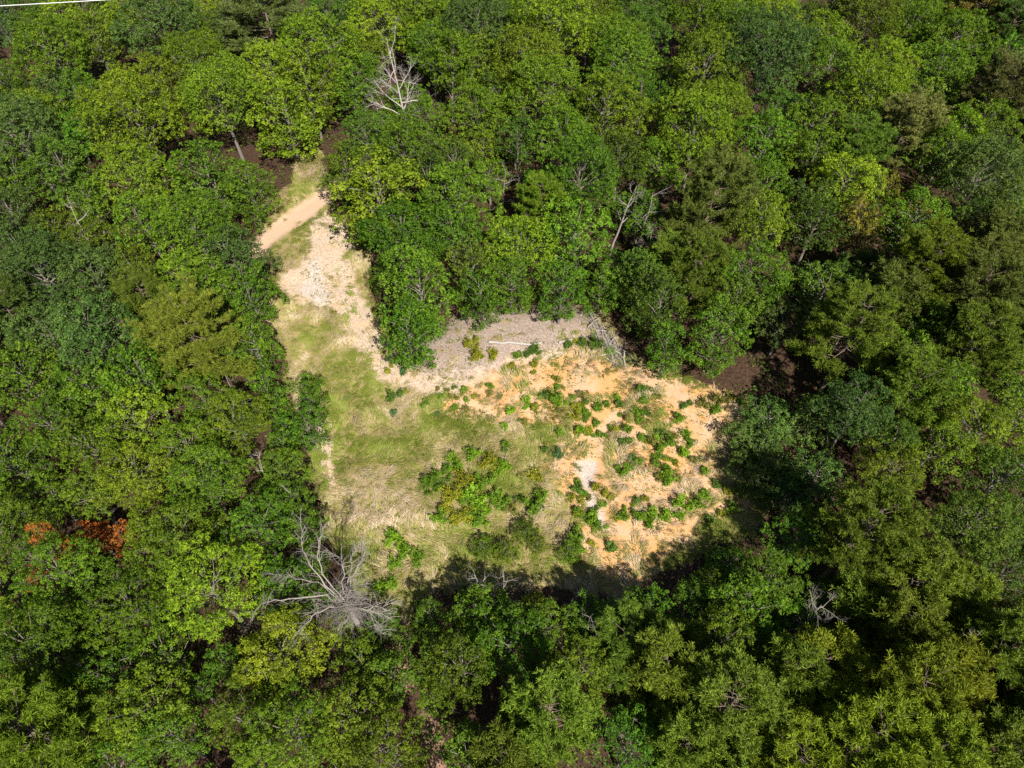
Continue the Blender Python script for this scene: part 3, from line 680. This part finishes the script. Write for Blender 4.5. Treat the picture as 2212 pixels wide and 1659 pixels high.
bare_tree("", *T(8, 1190, 1020), 0, 7.5, 1.1, 9, (.7, .5), 5, 2, label="pale crooked bare sapling above the dark gap at the bottom", rad=.06, mat=M_LOG)
bare_tree("", *T(8, 890, 400), 0, 6.0, 1.4, 10, (-.2, .3), 8, 3, label="pale bare sapling on the near edge of the clearing", rad=.07, mat=M_LOG)
bare_tree("", *T(8, 1060, 420), 0, 6.0, 1.5, 11, (.2, .3), 8, 3, label="bare brownish sapling right of the pale bare sapling", rad=.06)
bare_tree("", *T(7, 1690, 1050), 0, 8.0, 1.0, 12, (.5, .6), 5, 2, label="thin white bare stem below the sprawling dead tree", rad=.05, mat=M_LOG)
bare_tree("", *T(1, 395, 1270), 0, 9.5, 1.6, 13, (.2, .2), 6, 2, label="bare grey fork above the black hole in the left wood", rad=.09, mat=M_LOG)
bare_tree("", *T(1, 1065, 1510), 0, 8.0, .9, 14, (-.1, .1), 4, 1, label="broken dark trunk standing among the left trees", rad=.17, mat=M_PBARK, low=.6)
bare_tree("", *T(3, 2112, 360), 0, 12.5, .5, 15, (.9, .5), 3, 1, label="leaning white snag in the far wood at the right", rad=.14, mat=M_LOG, low=.7)
bare_tree("", *T(4, 1460, 800), 0, 7.5, 1.5, 16, (.2, .2), 6, 2, label="forked grey bare top below the pines of the left wood", rad=.09)
bare_tree("", *T(6, 1180, 240), 0, 8.0, 2.0, 17, (0, 0), 9, 2, label="dead grey pine top in the wood right of the brush pile", rad=.09)
bare_tree("", *T(4, 1640, 1270), 0, 7.0, .9, 18, (.3, .2), 5, 2, label="white bare twigs above the left wood by the grass", rad=.05, mat=M_LOG)
bare_tree("", *T(4, 1860, 1500), 0, 6.5, 1.2, 19, (.5, .2), 5, 2, label="pale bare limbs at the lower left edge of the clearing", rad=.05, mat=M_LOG)
bare_tree("", *T(8, 1640, 640), 0, 7.5, 1.2, 20, (.3, .1), 6, 2, label="drooping bare twigs among olive trees near the clearing", rad=.05, droop=.25)
bare_tree("", *T(9, 1980, 790), 0, 9.5, 1.3, 22, (.8, .3), 5, 2, label="pale bare limb reaching over the brownish pine at the right", rad=.06, mat=M_LOG)

# the big sprawling dead tree
def Z(x, y): return (700 + x / 3.687) / 3, (1500 + y / 3.687) / 3
UPZ = 2.0
hub = at(*Z(1230, 1120), 6.2 + UPZ); hb = np.array([hub[0] + .25, hub[1] - .2, 0]); hb[2] = gz1(hb[0], hb[1])
e = bpy.data.objects.new("dead_tree", None); COL.objects.link(e); e.location = hb
tag(e, "large sprawling grey dead tree with drooping limbs below the grass", "dead tree", "bare dead trees")
tb = Tubes(); tb.add(np.array([(0, 0, -.3), (.05, 0, 2), (-.1, .1, 5.6), tuple(hub - hb)]), [.26, .22, .19, .15], 8); link("trunk", tb.mesh("dead_trunk"), M_DEAD, e)
LIMBS = [([(1230, 1120, 6.2), (980, 900, 7.2), (840, 700, 7.9), (745, 460, 8.4), (740, 220, 8.6)], .10), ([(1180, 1060, 6.4), (1000, 850, 7.4), (930, 620, 8.2), (950, 460, 8.6), (1000, 300, 8.8)], .085),
         ([(1100, 1000, 6.6), (960, 920, 6.9), (760, 885, 7.0), (600, 840, 7.0), (440, 820, 6.6)], .06), ([(1230, 1090, 6.2), (1000, 1040, 6.9), (740, 1085, 7.0), (450, 1110, 6.6), (290, 1150, 5.6), (200, 1300, 3.9), (170, 1420, 2.6)], .095),
         ([(1240, 1140, 6.3), (1080, 1190, 7.0), (930, 1250, 7.4), (800, 1370, 7.4), (680, 1490, 6.9), (630, 1640, 5.8)], .085), ([(1240, 1130, 6.3), (1400, 1200, 6.8), (1530, 1240, 6.8), (1690, 1235, 6.3), (1705, 1340, 5.0)], .075),
         ([(1250, 1100, 6.2), (1240, 920, 7.0), (1330, 820, 7.8), (1420, 660, 8.3), (1440, 480, 8.6)], .08), ([(1200, 1080, 6.3), (1200, 930, 7.0), (1225, 780, 7.6), (1190, 640, 8.0), (1050, 560, 8.0)], .06),
         ([(1230, 1080, 6.3), (1290, 1020, 7.0), (1360, 960, 7.5)], .05), ([(1260, 1120, 6.2), (1450, 1130, 7.0), (1620, 1200, 7.2), (1780, 1120, 7.2)], .05), ([(1260, 1130, 6.2), (1400, 1190, 6.6), (1520, 1260, 6.5), (1550, 1370, 5.9), (1650, 1480, 4.6)], .055),
         ([(1210, 1130, 6.0), (1290, 1280, 5.2), (1170, 1410, 4.6)], .07), ([(1220, 980, 6.5), (1310, 720, 7.6), (1340, 560, 8.0), (1390, 520, 8.2)], .05), ([(900, 1040, 6.8), (880, 1100, 6.3), (930, 1230, 5.0)], .05)]
r = np.random.default_rng(99)
for pts, rad in LIMBS:
    W = np.array([at(*Z(a, b), z + UPZ) for a, b, z in pts]) - hb
    W[0] = hub - hb + np.array([0, 0, -r.uniform(0, 2.0)]) if len(pts) > 3 else W[0]
    q = np.linspace(0, len(W) - 1, len(W) * 3); W = np.stack([np.interp(q, np.arange(len(W)), W[:, c]) for c in range(3)], 1)
    W[1:-1] += r.normal(scale=.05, size=(len(W) - 2, 3))
    tb = Tubes(); n = len(W); tb.add(W, np.linspace(rad * .68, .010, n), 5)
    for i in range(2, n):
        for _ in range(3 if i > n * .35 else 1):
            d = unit(W[i] - W[i - 1]) + r.normal(scale=.6, size=3) + np.array([0, 0, -.12])
            grow(tb, W[i], d, r.uniform(.5, 1.25), .022, 2, r, .35, 4, (1, 3), 3)
    link("limb", tb.mesh("dead_limb"), M_DEAD, e)
tb = Tubes()
for i in range(230):                                             # the thick mop of dead twigs round the top
    s = hub - hb + r.normal(scale=(.55, .55, .3), size=3) + np.array([.25, -.05, 0])
    th = r.uniform(0, 6.283); d = np.array([math.cos(th) + .25, math.sin(th) - .1, r.normal(.05, .35)])
    grow(tb, s, d, r.uniform(.8, 2.0), .013, 1, r, .3, 4, (1, 3), 3)
link("twigs", tb.mesh("dead_twigs"), M_DEAD, e)

print('TIME %.1f' % (time.time() - T0))
# ------------------------------------------------------------------ logs, brush pile
def solid_log(name, a, b, rad, r, mat, parent=None, bend=.06, sides=9, taper=.8):
    n = 9; tt = np.linspace(0, 1, n)[:, None]; L = np.linalg.norm(b - a)
    P = a + (b - a) * tt + np.cumsum(r.normal(scale=bend * L * .12, size=(n, 3)), 0) * np.sin(tt * math.pi) ** .7
    rads = rad * np.linspace(1, taper, n) * r.uniform(.93, 1.07, n)
    tb = Tubes(); tb.add(P, rads, sides)
    d = unit(P[-1] - P[-2]); tb.add([P[0] - (P[1] - P[0]) * .002, P[0] + (P[1] - P[0]) * .004], [.001, rads[0]], sides); tb.add([P[-1] - d * .004, P[-1] + d * .002], [rads[-1], .001], sides)
    for _ in range(2):                                            # branch stubs
        i = int(r.integers(2, n - 2)); s = P[i]; q = unit(r.normal(size=3) + [0, 0, 1.2]); tb.add([s, s + q * (rad * 1.6 + .08)], [rad * .35, rad * .2], 5)
    return link(name, tb.mesh(name), mat, parent)
r = np.random.default_rng(4)
def K(x, y): return (1400 + x / 3.687) / 3, (850 + y / 3.687) / 3
def on_ground(u, v, dz):
    p = at(u, v, 0)
    for _ in range(3): p = at(u, v, gz1(p[0], p[1]) + dz)
    return p
o = solid_log("fallen_log", on_ground(*K(245, 648), .17), on_ground(*K(830, 655), .15), .14, r, M_LOG, bend=.2); tag(o, "long bleached fallen log lying under the trees on the pale bank", "log", "fallen logs")
o = solid_log("fallen_log", on_ground(*K(1020, 652), .14), on_ground(*K(1185, 618), .12), .12, r, M_LOG, bend=.03); tag(o, "short bleached log end right of the long fallen log", "log", "fallen logs")
o = solid_log("fallen_log", on_ground(*K(1380, 800), .06), on_ground(*K(1610, 780), .25), .055, r, M_LOG, bend=.08); tag(o, "thin pale stick jutting from the brush pile over orange soil", "log", "fallen logs")
def R5(x, y): return (850 + x / 2.538) / 3, (1200 + y / 2.538) / 3
o = solid_log("fallen_log", on_ground(*R5(150, 275), .9), on_ground(*R5(360, 285), .12), .045, r, M_LOG, bend=.08); tag(o, "thin white bare branch over the pale soil slip at the left wood", "log", "fallen logs")
pe = bpy.data.objects.new("brush_pile", None); COL.objects.link(pe); A, B = on_ground(*K(1300, 330), 0), on_ground(*K(1720, 930), 0); pe.location = A
tag(pe, "long pile of grey cut branches at the back of the orange soil", "brush pile")
ax = unit(B - A); sd = np.array([-ax[1], ax[0], 0]); Lp = np.linalg.norm(B - A)
for i in range(46):
    f = r.uniform(0, .95); z = r.uniform(.08, .6) * (1 - .3 * f); off = r.normal(0, .42)
    p = ax * Lp * f + sd * off + np.array([0, 0, z]); d = unit(ax * r.choice([1, 1, 1, .9]) + sd * r.normal(0, .42) + np.array([0, 0, r.normal(0, .07)])); L = r.uniform(1.6, 4.5)
    if i % 7 == 0: d = unit(sd + ax * r.normal(0, .6) + np.array([0, 0, .1])); L = r.uniform(1.2, 2.4)
    solid_log("branch", p - d * L / 2 * .7, p + d * L / 2, r.uniform(.028, .085), r, M_DEAD if i % 4 else M_LOG, pe, .22, 6, .5)
tb = Tubes()
for i in range(110):
    f = r.uniform(-.05, 1.08); p = ax * Lp * f + sd * r.normal(0, .45) + np.array([0, 0, r.uniform(.05, .5)])
    grow(tb, p, ax * r.normal(.4, .6) + sd * r.normal(0, .6) + np.array([0, 0, .15]), r.uniform(.6, 1.5), .016, 1, r, .1, 4, (1, 3), 3)
tag(link("twigs", tb.mesh("brush_twigs"), M_DEAD, pe), kind="stuff")

print('TIME %.1f' % (time.time() - T0))
# ------------------------------------------------------------------ shrubs and saplings of the clearing
SHR_R = (.35, .55, .85, 1.25)
SHR = {(R, s): make_shrub(R, 700 + i * 10 + s, (1.0, .85, .75)[s], (.11, .125, .14, .15)[i]) for i, R in enumerate(SHR_R) for s in range(3)}
def A1(x, y): return (1300 + x / 5.53) / 3, (1080 + y / 5.53) / 3
def A2(x, y): return (1700 + x / 3.95) / 3, (1150 + y / 3.95) / 3
def A3(x, y): return (1250 + x / 3.403) / 3, (1480 + y / 3.403) / 3
def A4(x, y): return (820 + x / 2.538) / 3, (880 + y / 2.538) / 3
S_COL = {'g': (.098, .190, .013), 'd': (.070, .135, .018), 'y': (.20, .215, .016), 'o': (.165, .165, .030), 'b': (.125, .245, .012), 't': (.075, .145, .045)}
S_NAME = {'g': 'mid-green', 'd': 'dark green', 'y': 'yellow-green', 'o': 'olive', 'b': 'bright green', 't': 'blue-green'}
SHRUBS = [(A1, 5.53, [(500,470,60,'b'),(345,440,40,'d'),(65,460,40,'o'),(225,480,40,'o'),(120,600,60,'g'),(265,590,45,'o'),(385,610,40,'o'),(550,640,50,'b'),(680,600,50,'y'),(965,420,55,'g'),(1290,100,60,'y'),(1330,145,40,'g'),
            (1660,185,45,'y'),(360,780,70,'g'),(1290,830,95,'b'),(1540,640,85,'b'),(1570,730,50,'b'),(2010,640,135,'g'),(1850,590,105,'d'),(2090,700,90,'b'),(1660,790,70,'y'),(1190,1090,80,'b'),(1500,1030,70,'o'),(1660,1140,55,'g'),
            (2080,1210,95,'g'),(1195,1400,85,'g'),(60,880,50,'t'),(2080,330,60,'o'),(2040,430,60,'g'),(1990,280,30,'y'),(2050,1560,130,'t'),(1850,1500,80,'d'),(930,545,70,'o'),(1090,600,50,'o')]),
          (A2, 3.95, [(370,300,75,'g'),(180,130,60,'o'),(220,220,50,'d'),(120,290,70,'y'),(110,400,80,'y'),(230,370,80,'g'),(350,460,60,'g'),(150,550,70,'b'),(260,560,70,'y'),(390,600,45,'g'),(475,610,30,'g'),(620,240,60,'d'),
            (870,60,70,'d'),(900,170,60,'d'),(1080,150,60,'o'),(850,330,90,'g'),(860,420,70,'g'),(970,350,60,'d'),(710,410,55,'o'),(580,550,50,'y'),(720,540,80,'g'),(880,630,50,'g'),(640,690,50,'d'),(735,680,60,'g'),
            (1330,420,85,'g'),(1390,260,55,'d'),(1120,600,70,'d'),(1010,700,70,'o'),(1220,700,95,'g'),(1110,780,70,'g'),(1060,940,60,'g'),(780,890,70,'d'),(720,990,95,'g'),(690,1070,70,'g'),(1430,610,85,'g'),(1460,690,50,'g'),
            (1380,840,80,'b'),(1190,1050,95,'b'),(1200,1150,90,'b'),(1500,910,60,'o'),(1640,1050,70,'g'),(1770,1200,90,'d'),(1640,1320,80,'b'),(1380,1440,140,'b'),(1540,1430,100,'g'),(840,1380,50,'d'),(960,1360,35,'y'),
            (680,1575,60,'g'),(850,1590,85,'g'),(1960,1490,95,'g'),(130,1250,80,'d'),(190,1310,60,'g'),(60,1350,60,'y'),(350,1220,50,'y'),(450,1310,60,'y'),(530,1340,45,'y'),(420,1430,50,'g'),(140,1530,70,'y'),(300,1580,100,'g'),
            (690,1470,30,'b'),(1340,1580,90,'b'),(1700,1610,70,'d'),(1240,900,35,'g'),(1620,240,90,'o'),(1800,200,100,'o'),(1950,180,100,'o')]),
          (A3, 3.403, [(520,60,110,'g'),(610,130,95,'b'),(300,160,90,'y'),(700,170,80,'b'),(860,100,110,'g'),(400,250,95,'y'),(560,250,70,'g'),(1240,70,80,'g'),(1640,200,75,'g'),(1780,260,70,'b'),(1860,340,50,'g'),(1620,440,100,'g'),(1650,570,80,'g')]),
          (A4, 2.538, [(925,780,75,'d'),(985,590,30,'t'),(1165,840,50,'g'),(915,910,35,'t'),(265,650,55,'g'),(455,150,25,'o'),(775,130,28,'o'),(560,790,22,'t'),(865,590,25,'y'),(900,540,20,'y'),(1000,750,35,'y'),(300,745,40,'g')]),
          (lambda x, y: T(5, x, y), 2.1602, [(850,1290,60,'b'),(720,1360,80,'b'),(950,1330,80,'y'),(1030,1370,70,'b'),(650,1430,80,'g'),(800,1450,85,'y'),(930,1470,80,'g'),(580,1500,80,'g'),(720,1550,90,'y'),(870,1560,90,'b'),(1020,1580,75,'g'),
            (1260,1420,60,'y'),(1560,1000,40,'g'),(1250,1600,100,'g'),(850,570,60,'y'),(990,640,50,'y'),(1145,640,40,'g'),(1250,620,60,'d'),(1560,560,45,'d'),(1645,575,55,'d'),(1470,570,35,'d'),(870,650,60,'y')]),
          (lambda x, y: T(8, x, y), 2.1602, [(320,170,75,'b'),(410,250,65,'b'),(340,340,55,'b'),(500,300,70,'g'),(240,500,55,'b'),(310,480,65,'b'),(640,40,65,'g'),(800,30,65,'y'),(900,60,65,'g'),(1640,70,60,'g'),(2000,60,60,'g'),(1740,230,45,'d'),(1830,30,40,'g')])]
SPOT = []
for fn, sc, L in SHRUBS:
    for x, y, rp, c in L:
        SPOT.append((*fn(x, y), rp / sc / 3 * 1.15, c))
rs_ = np.random.default_rng(77)
for u, v, rp, c in list(SPOT):
    if u > 480 and len(SPOT) < 285 and rs_.random() < .8:
        a = rs_.uniform(0, 6.283); q = rp * rs_.uniform(.75, 1.25)
        SPOT.append((u + q * 1.5 * math.cos(a), v + q * math.sin(a), rp * rs_.uniform(.35, .75), str(rs_.choice(list("gybod")))))
if True:
    for u, v, rp, c in SPOT:
        p = on_ground(u, v, .25); s = scale_at(u, v, .3); R = min(max(rp / s, .25), 1.9)
        cls = min(SHR_R, key=lambda q: abs(q - R)); fm, sm = SHR[(cls, int(rr.integers(0, 3)))]
        q = R / cls
        e = bpy.data.objects.new("shrub", None); COL.objects.link(e); e.empty_display_size = .2
        e.location = (p[0], p[1], gz1(p[0], p[1])); e.rotation_euler = (0, 0, rr.uniform(0, 6.283)); e.scale = (q, q, q * rr.uniform(.85, 1.15))
        link("stems", sm, M_BARK, e); fo = link("foliage", fm, M_LEAF, e)
        b = np.array(S_COL[c]) * (1 + rr.normal(0, .1)); fo.color = (*b, 1)
        tag(e, None, "shrub", "shrubs of the clearing")
        size = "large " if R > 1.15 else ("tiny " if R < .45 else ("small " if R < .7 else ""))
        label_later(e, f"{size}{S_NAME[c]} shrub", (p[0], p[1], .3))
ZONES[:0] = []
SZ = [[(270, 0, 420, 290), "on the grassy strip by the sandy path"], [(420, 0, 500, 262), "on the pale bank under the trees"], [(500, 0, 700, 262), "near the log and brush pile"],
      [(420, 262, 500, 330), "on the sandy slope above the grass"], [(500, 262, 570, 310), "on the upper orange slope"], [(570, 262, 640, 310), "on the orange soil below the brush pile"], [(640, 262, 760, 320), "on the orange soil at its right corner"],
      [(270, 290, 420, 600), "in the tall grass"], [(420, 330, 510, 420), "in the grass above the green thicket"], [(510, 310, 570, 400), "in the middle of the clearing"], [(570, 310, 640, 370), "in the middle of the orange soil"],
      [(640, 320, 760, 400), "on the orange soil's right side"], [(570, 370, 640, 460), "beside the white washed-out gully"], [(640, 400, 760, 600), "on the lower right orange soil"],
      [(420, 420, 530, 600), "in the green thicket of the grass"], [(530, 400, 570, 600), "between the thicket and the gully"], [(570, 460, 640, 600), "on the lower sandy slope"]]
for i, e in enumerate(PENDING):
    if "shrub" in e[1]:
        _, w, u, v, z = e
        z = next((n for (a, b, c, d), n in SZ if a <= u < c and b <= v < d), "at the clearing's edge")
        PENDING[i] = (e[0], w, u, v, z)
write_labels()

print('TIME %.1f' % (time.time() - T0))
# ------------------------------------------------------------------ grass, weeds, litter: what nobody could count
def scatter(poly, n, r, pad=0.0):
    lo, hi = poly.min(0), poly.max(0); out = []
    while sum(map(len, out)) < n:
        P = r.uniform(lo, hi, (n, 2)); out.append(P[sdf(P, poly) > pad])
    return np.concatenate(out)[:n]
r = np.random.default_rng(31)
G = scatter(P_CLEAR, 15000, r, -.4)
dO, dS, dG, dT, dW = sdf(G, P_ORANGE), np.maximum.reduce([sdf(G, P_SAND), sdf(G, P_SLIP), *[sdf(G, q) for q in P_PATHS]]), sdf(G, P_GREY), sdf(G, P_TRACK), np.maximum(sdf(G, P_WHITE), sdf(G, P_WHITE2))
nz = vnoise(G[:, 0] / 1.9, G[:, 1] / 1.9, 9); nz2 = vnoise(G[:, 0] / .6, G[:, 1] / .6, 10)
bare = np.maximum.reduce([dO, dS, dG, dT, dW]) + (nz - .5) * 2.6 + (nz2 - .5) * 1.2
south = np.clip((46 - G[:, 1]) / 8, 0, 1)
dens = np.where(bare < 0, 1.0, np.where(dO > 0, np.clip((nz - .50 + .16 * south) * 3.4, 0, .85), np.clip((nz - .62) * 1.6, 0, .16)))
dens = np.where((dW > -.1) | (dT > -.15), dens * .03, dens) * np.clip(.3 + 1.3 * vnoise(G[:, 0] / 3.1, G[:, 1] / 3.1, 12), 0, 1)
sel = r.random(len(G)) < dens; G = G[sel]; onO = (dO > .5)[sel]
m = 14; nt_ = len(G)
ca = (vnoise(G[:, 0] / 4.2, G[:, 1] / 4.2, 11) * 1.7 + vnoise(G[:, 0] / 1.3, G[:, 1] / 1.3, 14) * .35) * 2 * math.pi
cL = r.uniform(.55, 1.35, nt_) * (.65 + .5 * vnoise(G[:, 0] / 2.4, G[:, 1] / 2.4, 13))
cs = vnoise(G[:, 0] / 3.4, G[:, 1] / 3.4, 15) * 1.0 + vnoise(G[:, 0] / .9, G[:, 1] / .9, 16) * .6 - .37 + r.normal(0, .14, nt_) + .12 * onO
cl = np.where(onO, r.uniform(.2, .7, nt_), r.uniform(.45, .95, nt_))
C = np.repeat(G, m, 0); n = len(C); print("GRASS", n)
G = C + r.normal(0, .13, (n, 2))
ang = np.repeat(ca, m) + r.normal(0, .34, n); Lb = np.repeat(cL, m) * r.uniform(.55, 1.1, n); lean = np.clip(np.repeat(cl, m) + r.normal(0, .12, n), .1, 1)
dh = np.stack([np.cos(ang), np.sin(ang), np.zeros(n)], 1); sdv = np.stack([-np.sin(ang), np.cos(ang), np.zeros(n)], 1)
b0 = np.column_stack([G, ground_z(G[:, 0], G[:, 1]) - .02]); w = (r.uniform(.008, .020, n) + .016 * (r.random(n) < .22))[:, None]
mid = b0 + dh * (Lb * lean * .45)[:, None] + np.array([0, 0, 1.]) * (Lb * .42 * (1.1 - .6 * lean))[:, None]
tip = b0 + dh * (Lb * (.35 + .6 * lean))[:, None] + np.array([0, 0, 1.]) * (Lb * .55 * (1.08 - lean))[:, None]
gv = np.stack([b0 - sdv * w, b0 + sdv * w, mid + sdv * w * .8, mid - sdv * w * .8, tip], 1).reshape(-1, 3)
i5 = np.arange(n) * 5
gq2 = np.stack([i5, i5 + 1, i5 + 2, i5 + 3], 1); gt2 = np.stack([i5 + 3, i5 + 2, i5 + 4], 1)
straw = np.clip(np.repeat(cs, m) + r.normal(0, .16, n), 0, 1)
k = NT("dry_grass"); s = k.attr("straw")
cg = k.mix(k.step(s, .15, .7), (.20, .245, .032), (.40, .325, .13)); cg = k.mix(k.step(s, .65, 1.0), cg, (.62, .49, .34))
p = k.bsdf(cg, .6, .3); tr = k.n("ShaderNodeBsdfTranslucent"); k.put(tr.inputs[0], cg); mx = k.n("ShaderNodeMixShader"); mx.inputs[0].default_value = .3
k.t.links.new(p, mx.inputs[1]); k.t.links.new(tr.outputs[0], mx.inputs[2]); M_GRASS = k.done(mx.outputs[0])
go = link("grass", mesh_from("grass", gv, quads=gq2, tris=gt2, attrs={"straw": np.repeat(straw, 5)}), M_GRASS); tag(go, "tall dry straw and green grass swept over the clearing", "grass", None, "stuff")

# low weeds and seedlings
W = scatter(P_CLEAR, 6500, r, .2); dT = sdf(W, P_TRACK); W = W[(dT < -.3) & (sdf(W, P_WHITE) < -.2) & (vnoise(W[:, 0] / 2, W[:, 1] / 2, 20) > .42)]
P_, N_, T_, S_ = [], [], [], []
for x, y in W:
    m = int(r.integers(4, 12)); z = gz1(x, y); rad = r.uniform(.05, .2)
    P_.append(np.column_stack([x + r.normal(0, rad, m), y + r.normal(0, rad, m), z + r.uniform(.04, .22, m)])); N_.append(r.normal(scale=.45, size=(m, 3)) + [0, 0, .9]); T_.append(r.normal(.5, .2, m)); S_.append(r.uniform(.06, .16, m))
v, q, t = leaf_quads(np.concatenate(P_), np.concatenate(N_), np.concatenate(S_), .5, np.clip(np.concatenate(T_), 0, 1), r)
wo_ = link("weeds", mesh_from("weeds", v, quads=q, attrs={"tint": t}), M_LEAF); wo_.color = (.14, .19, .018, 1); tag(wo_, "low green weeds and seedlings dotted over the soil", "weeds", None, "stuff")

# sticks, bark scraps and stones on the bare soil
D = scatter(P_CLEAR, 5200, r, .0); D = D[(np.maximum(sdf(D, P_SAND), sdf(D, P_GREY)) > -.3) | (sdf(D, P_ORANGE) > 0) & (r.random(len(D)) < .35)]
D = D[sdf(D, P_TRACK) < -.2]
n = len(D); a = r.uniform(0, 6.283, n); L = np.where(r.random(n) < .25, r.uniform(.25, .8, n), r.uniform(.05, .16, n)); wd = np.where(L > .2, .02, L * .5)
z = ground_z(D[:, 0], D[:, 1]); c0 = np.column_stack([D, z + .01]); dl = np.stack([np.cos(a), np.sin(a), r.normal(0, .1, n)], 1) * (L / 2)[:, None]; dw = np.stack([-np.sin(a), np.cos(a), np.zeros(n)], 1) * (wd / 2)[:, None]
topz = np.array([0, 0, 1.]) * (np.minimum(wd, .06) * .8 + .015)[:, None]
dv = np.stack([c0 - dl - dw, c0 + dl - dw, c0 + dl + dw, c0 - dl + dw, c0 - dl * .8 + topz, c0 + dl * .8 + topz], 1).reshape(-1, 3); i6 = np.arange(n) * 6
dq = np.concatenate([np.stack([i6, i6 + 1, i6 + 5, i6 + 4], 1), np.stack([i6 + 2, i6 + 3, i6 + 4, i6 + 5], 1)]); dt = np.concatenate([np.stack([i6 + 1, i6 + 2, i6 + 5], 1), np.stack([i6 + 3, i6, i6 + 4], 1)])
k = NT("forest_litter"); M_LIT = k.done(k.bsdf(k.mix(k.attr("tone"), (.13, .08, .05), (.50, .42, .34)), .9, .2))
tag(link("litter", mesh_from("litter", dv, quads=dq, tris=dt, attrs={"tone": np.repeat(r.random(n), 6)}), M_LIT), "dead sticks and bark scraps strewn over the bare bank", "litter", None, "stuff")

# undergrowth on the forest floor
U = np.stack([r.uniform(-85, 85, 20000), r.uniform(2, 122, 20000)], 1)
U = U[(sdf(U, P_CLEAR) < -.6) & (sdf(U, P_TRACK) < -.6) & (vnoise(U[:, 0] / 3, U[:, 1] / 3, 33) > .28)]
uv = np.array([proj((x, y, 0)) for x, y in U]); U = U[(uv[:, 0] > -40) & (uv[:, 0] < 1064) & (uv[:, 1] < 800) & (uv[:, 1] > -10)]
m = 9; n = len(U); hh = r.uniform(.2, 1.3, n)
P = np.column_stack([np.repeat(U, m, 0) + r.normal(0, .35, (n * m, 2)), np.repeat(ground_z(U[:, 0], U[:, 1]), m) + np.repeat(hh, m) * r.uniform(.3, 1.1, n * m)])
v, q, t = leaf_quads(P, r.normal(scale=.4, size=P.shape) + [0, 0, 1], r.uniform(.14, .30, n * m), .6, np.clip(np.repeat(r.normal(.5, .15, n), m) + r.normal(0, .12, n * m), 0, 1), r)
uo = link("undergrowth", mesh_from("undergrowth", v, quads=q, attrs={"tint": t}), M_LEAF); uo.color = (.07, .13, .014, 1); tag(uo, "low leafy undergrowth on the shaded forest floor", "undergrowth", None, "stuff")

print('TIME %.1f' % (time.time() - T0))
# ------------------------------------------------------------------ the overhead cable in the far corner
a, b = at(0, 6.0, 19.0), at(104, 0.0, 19.0); d = unit(b - a); L = 150
tt = np.linspace(-1, 1, 41)[:, None]; mid = (a + b) / 2
tb = Tubes(); tb.add(mid + d * L * tt + np.array([0, 0, 1.]) * (tt ** 2 * 4.0), .036, 6)
k = NT("cable_metal"); o = link("overhead_cable", tb.mesh("overhead_cable"), k.done(k.bsdf((.72, .72, .72), .35, .5))); tag(o, "white overhead cable crossing the far left corner above the trees", "cable")
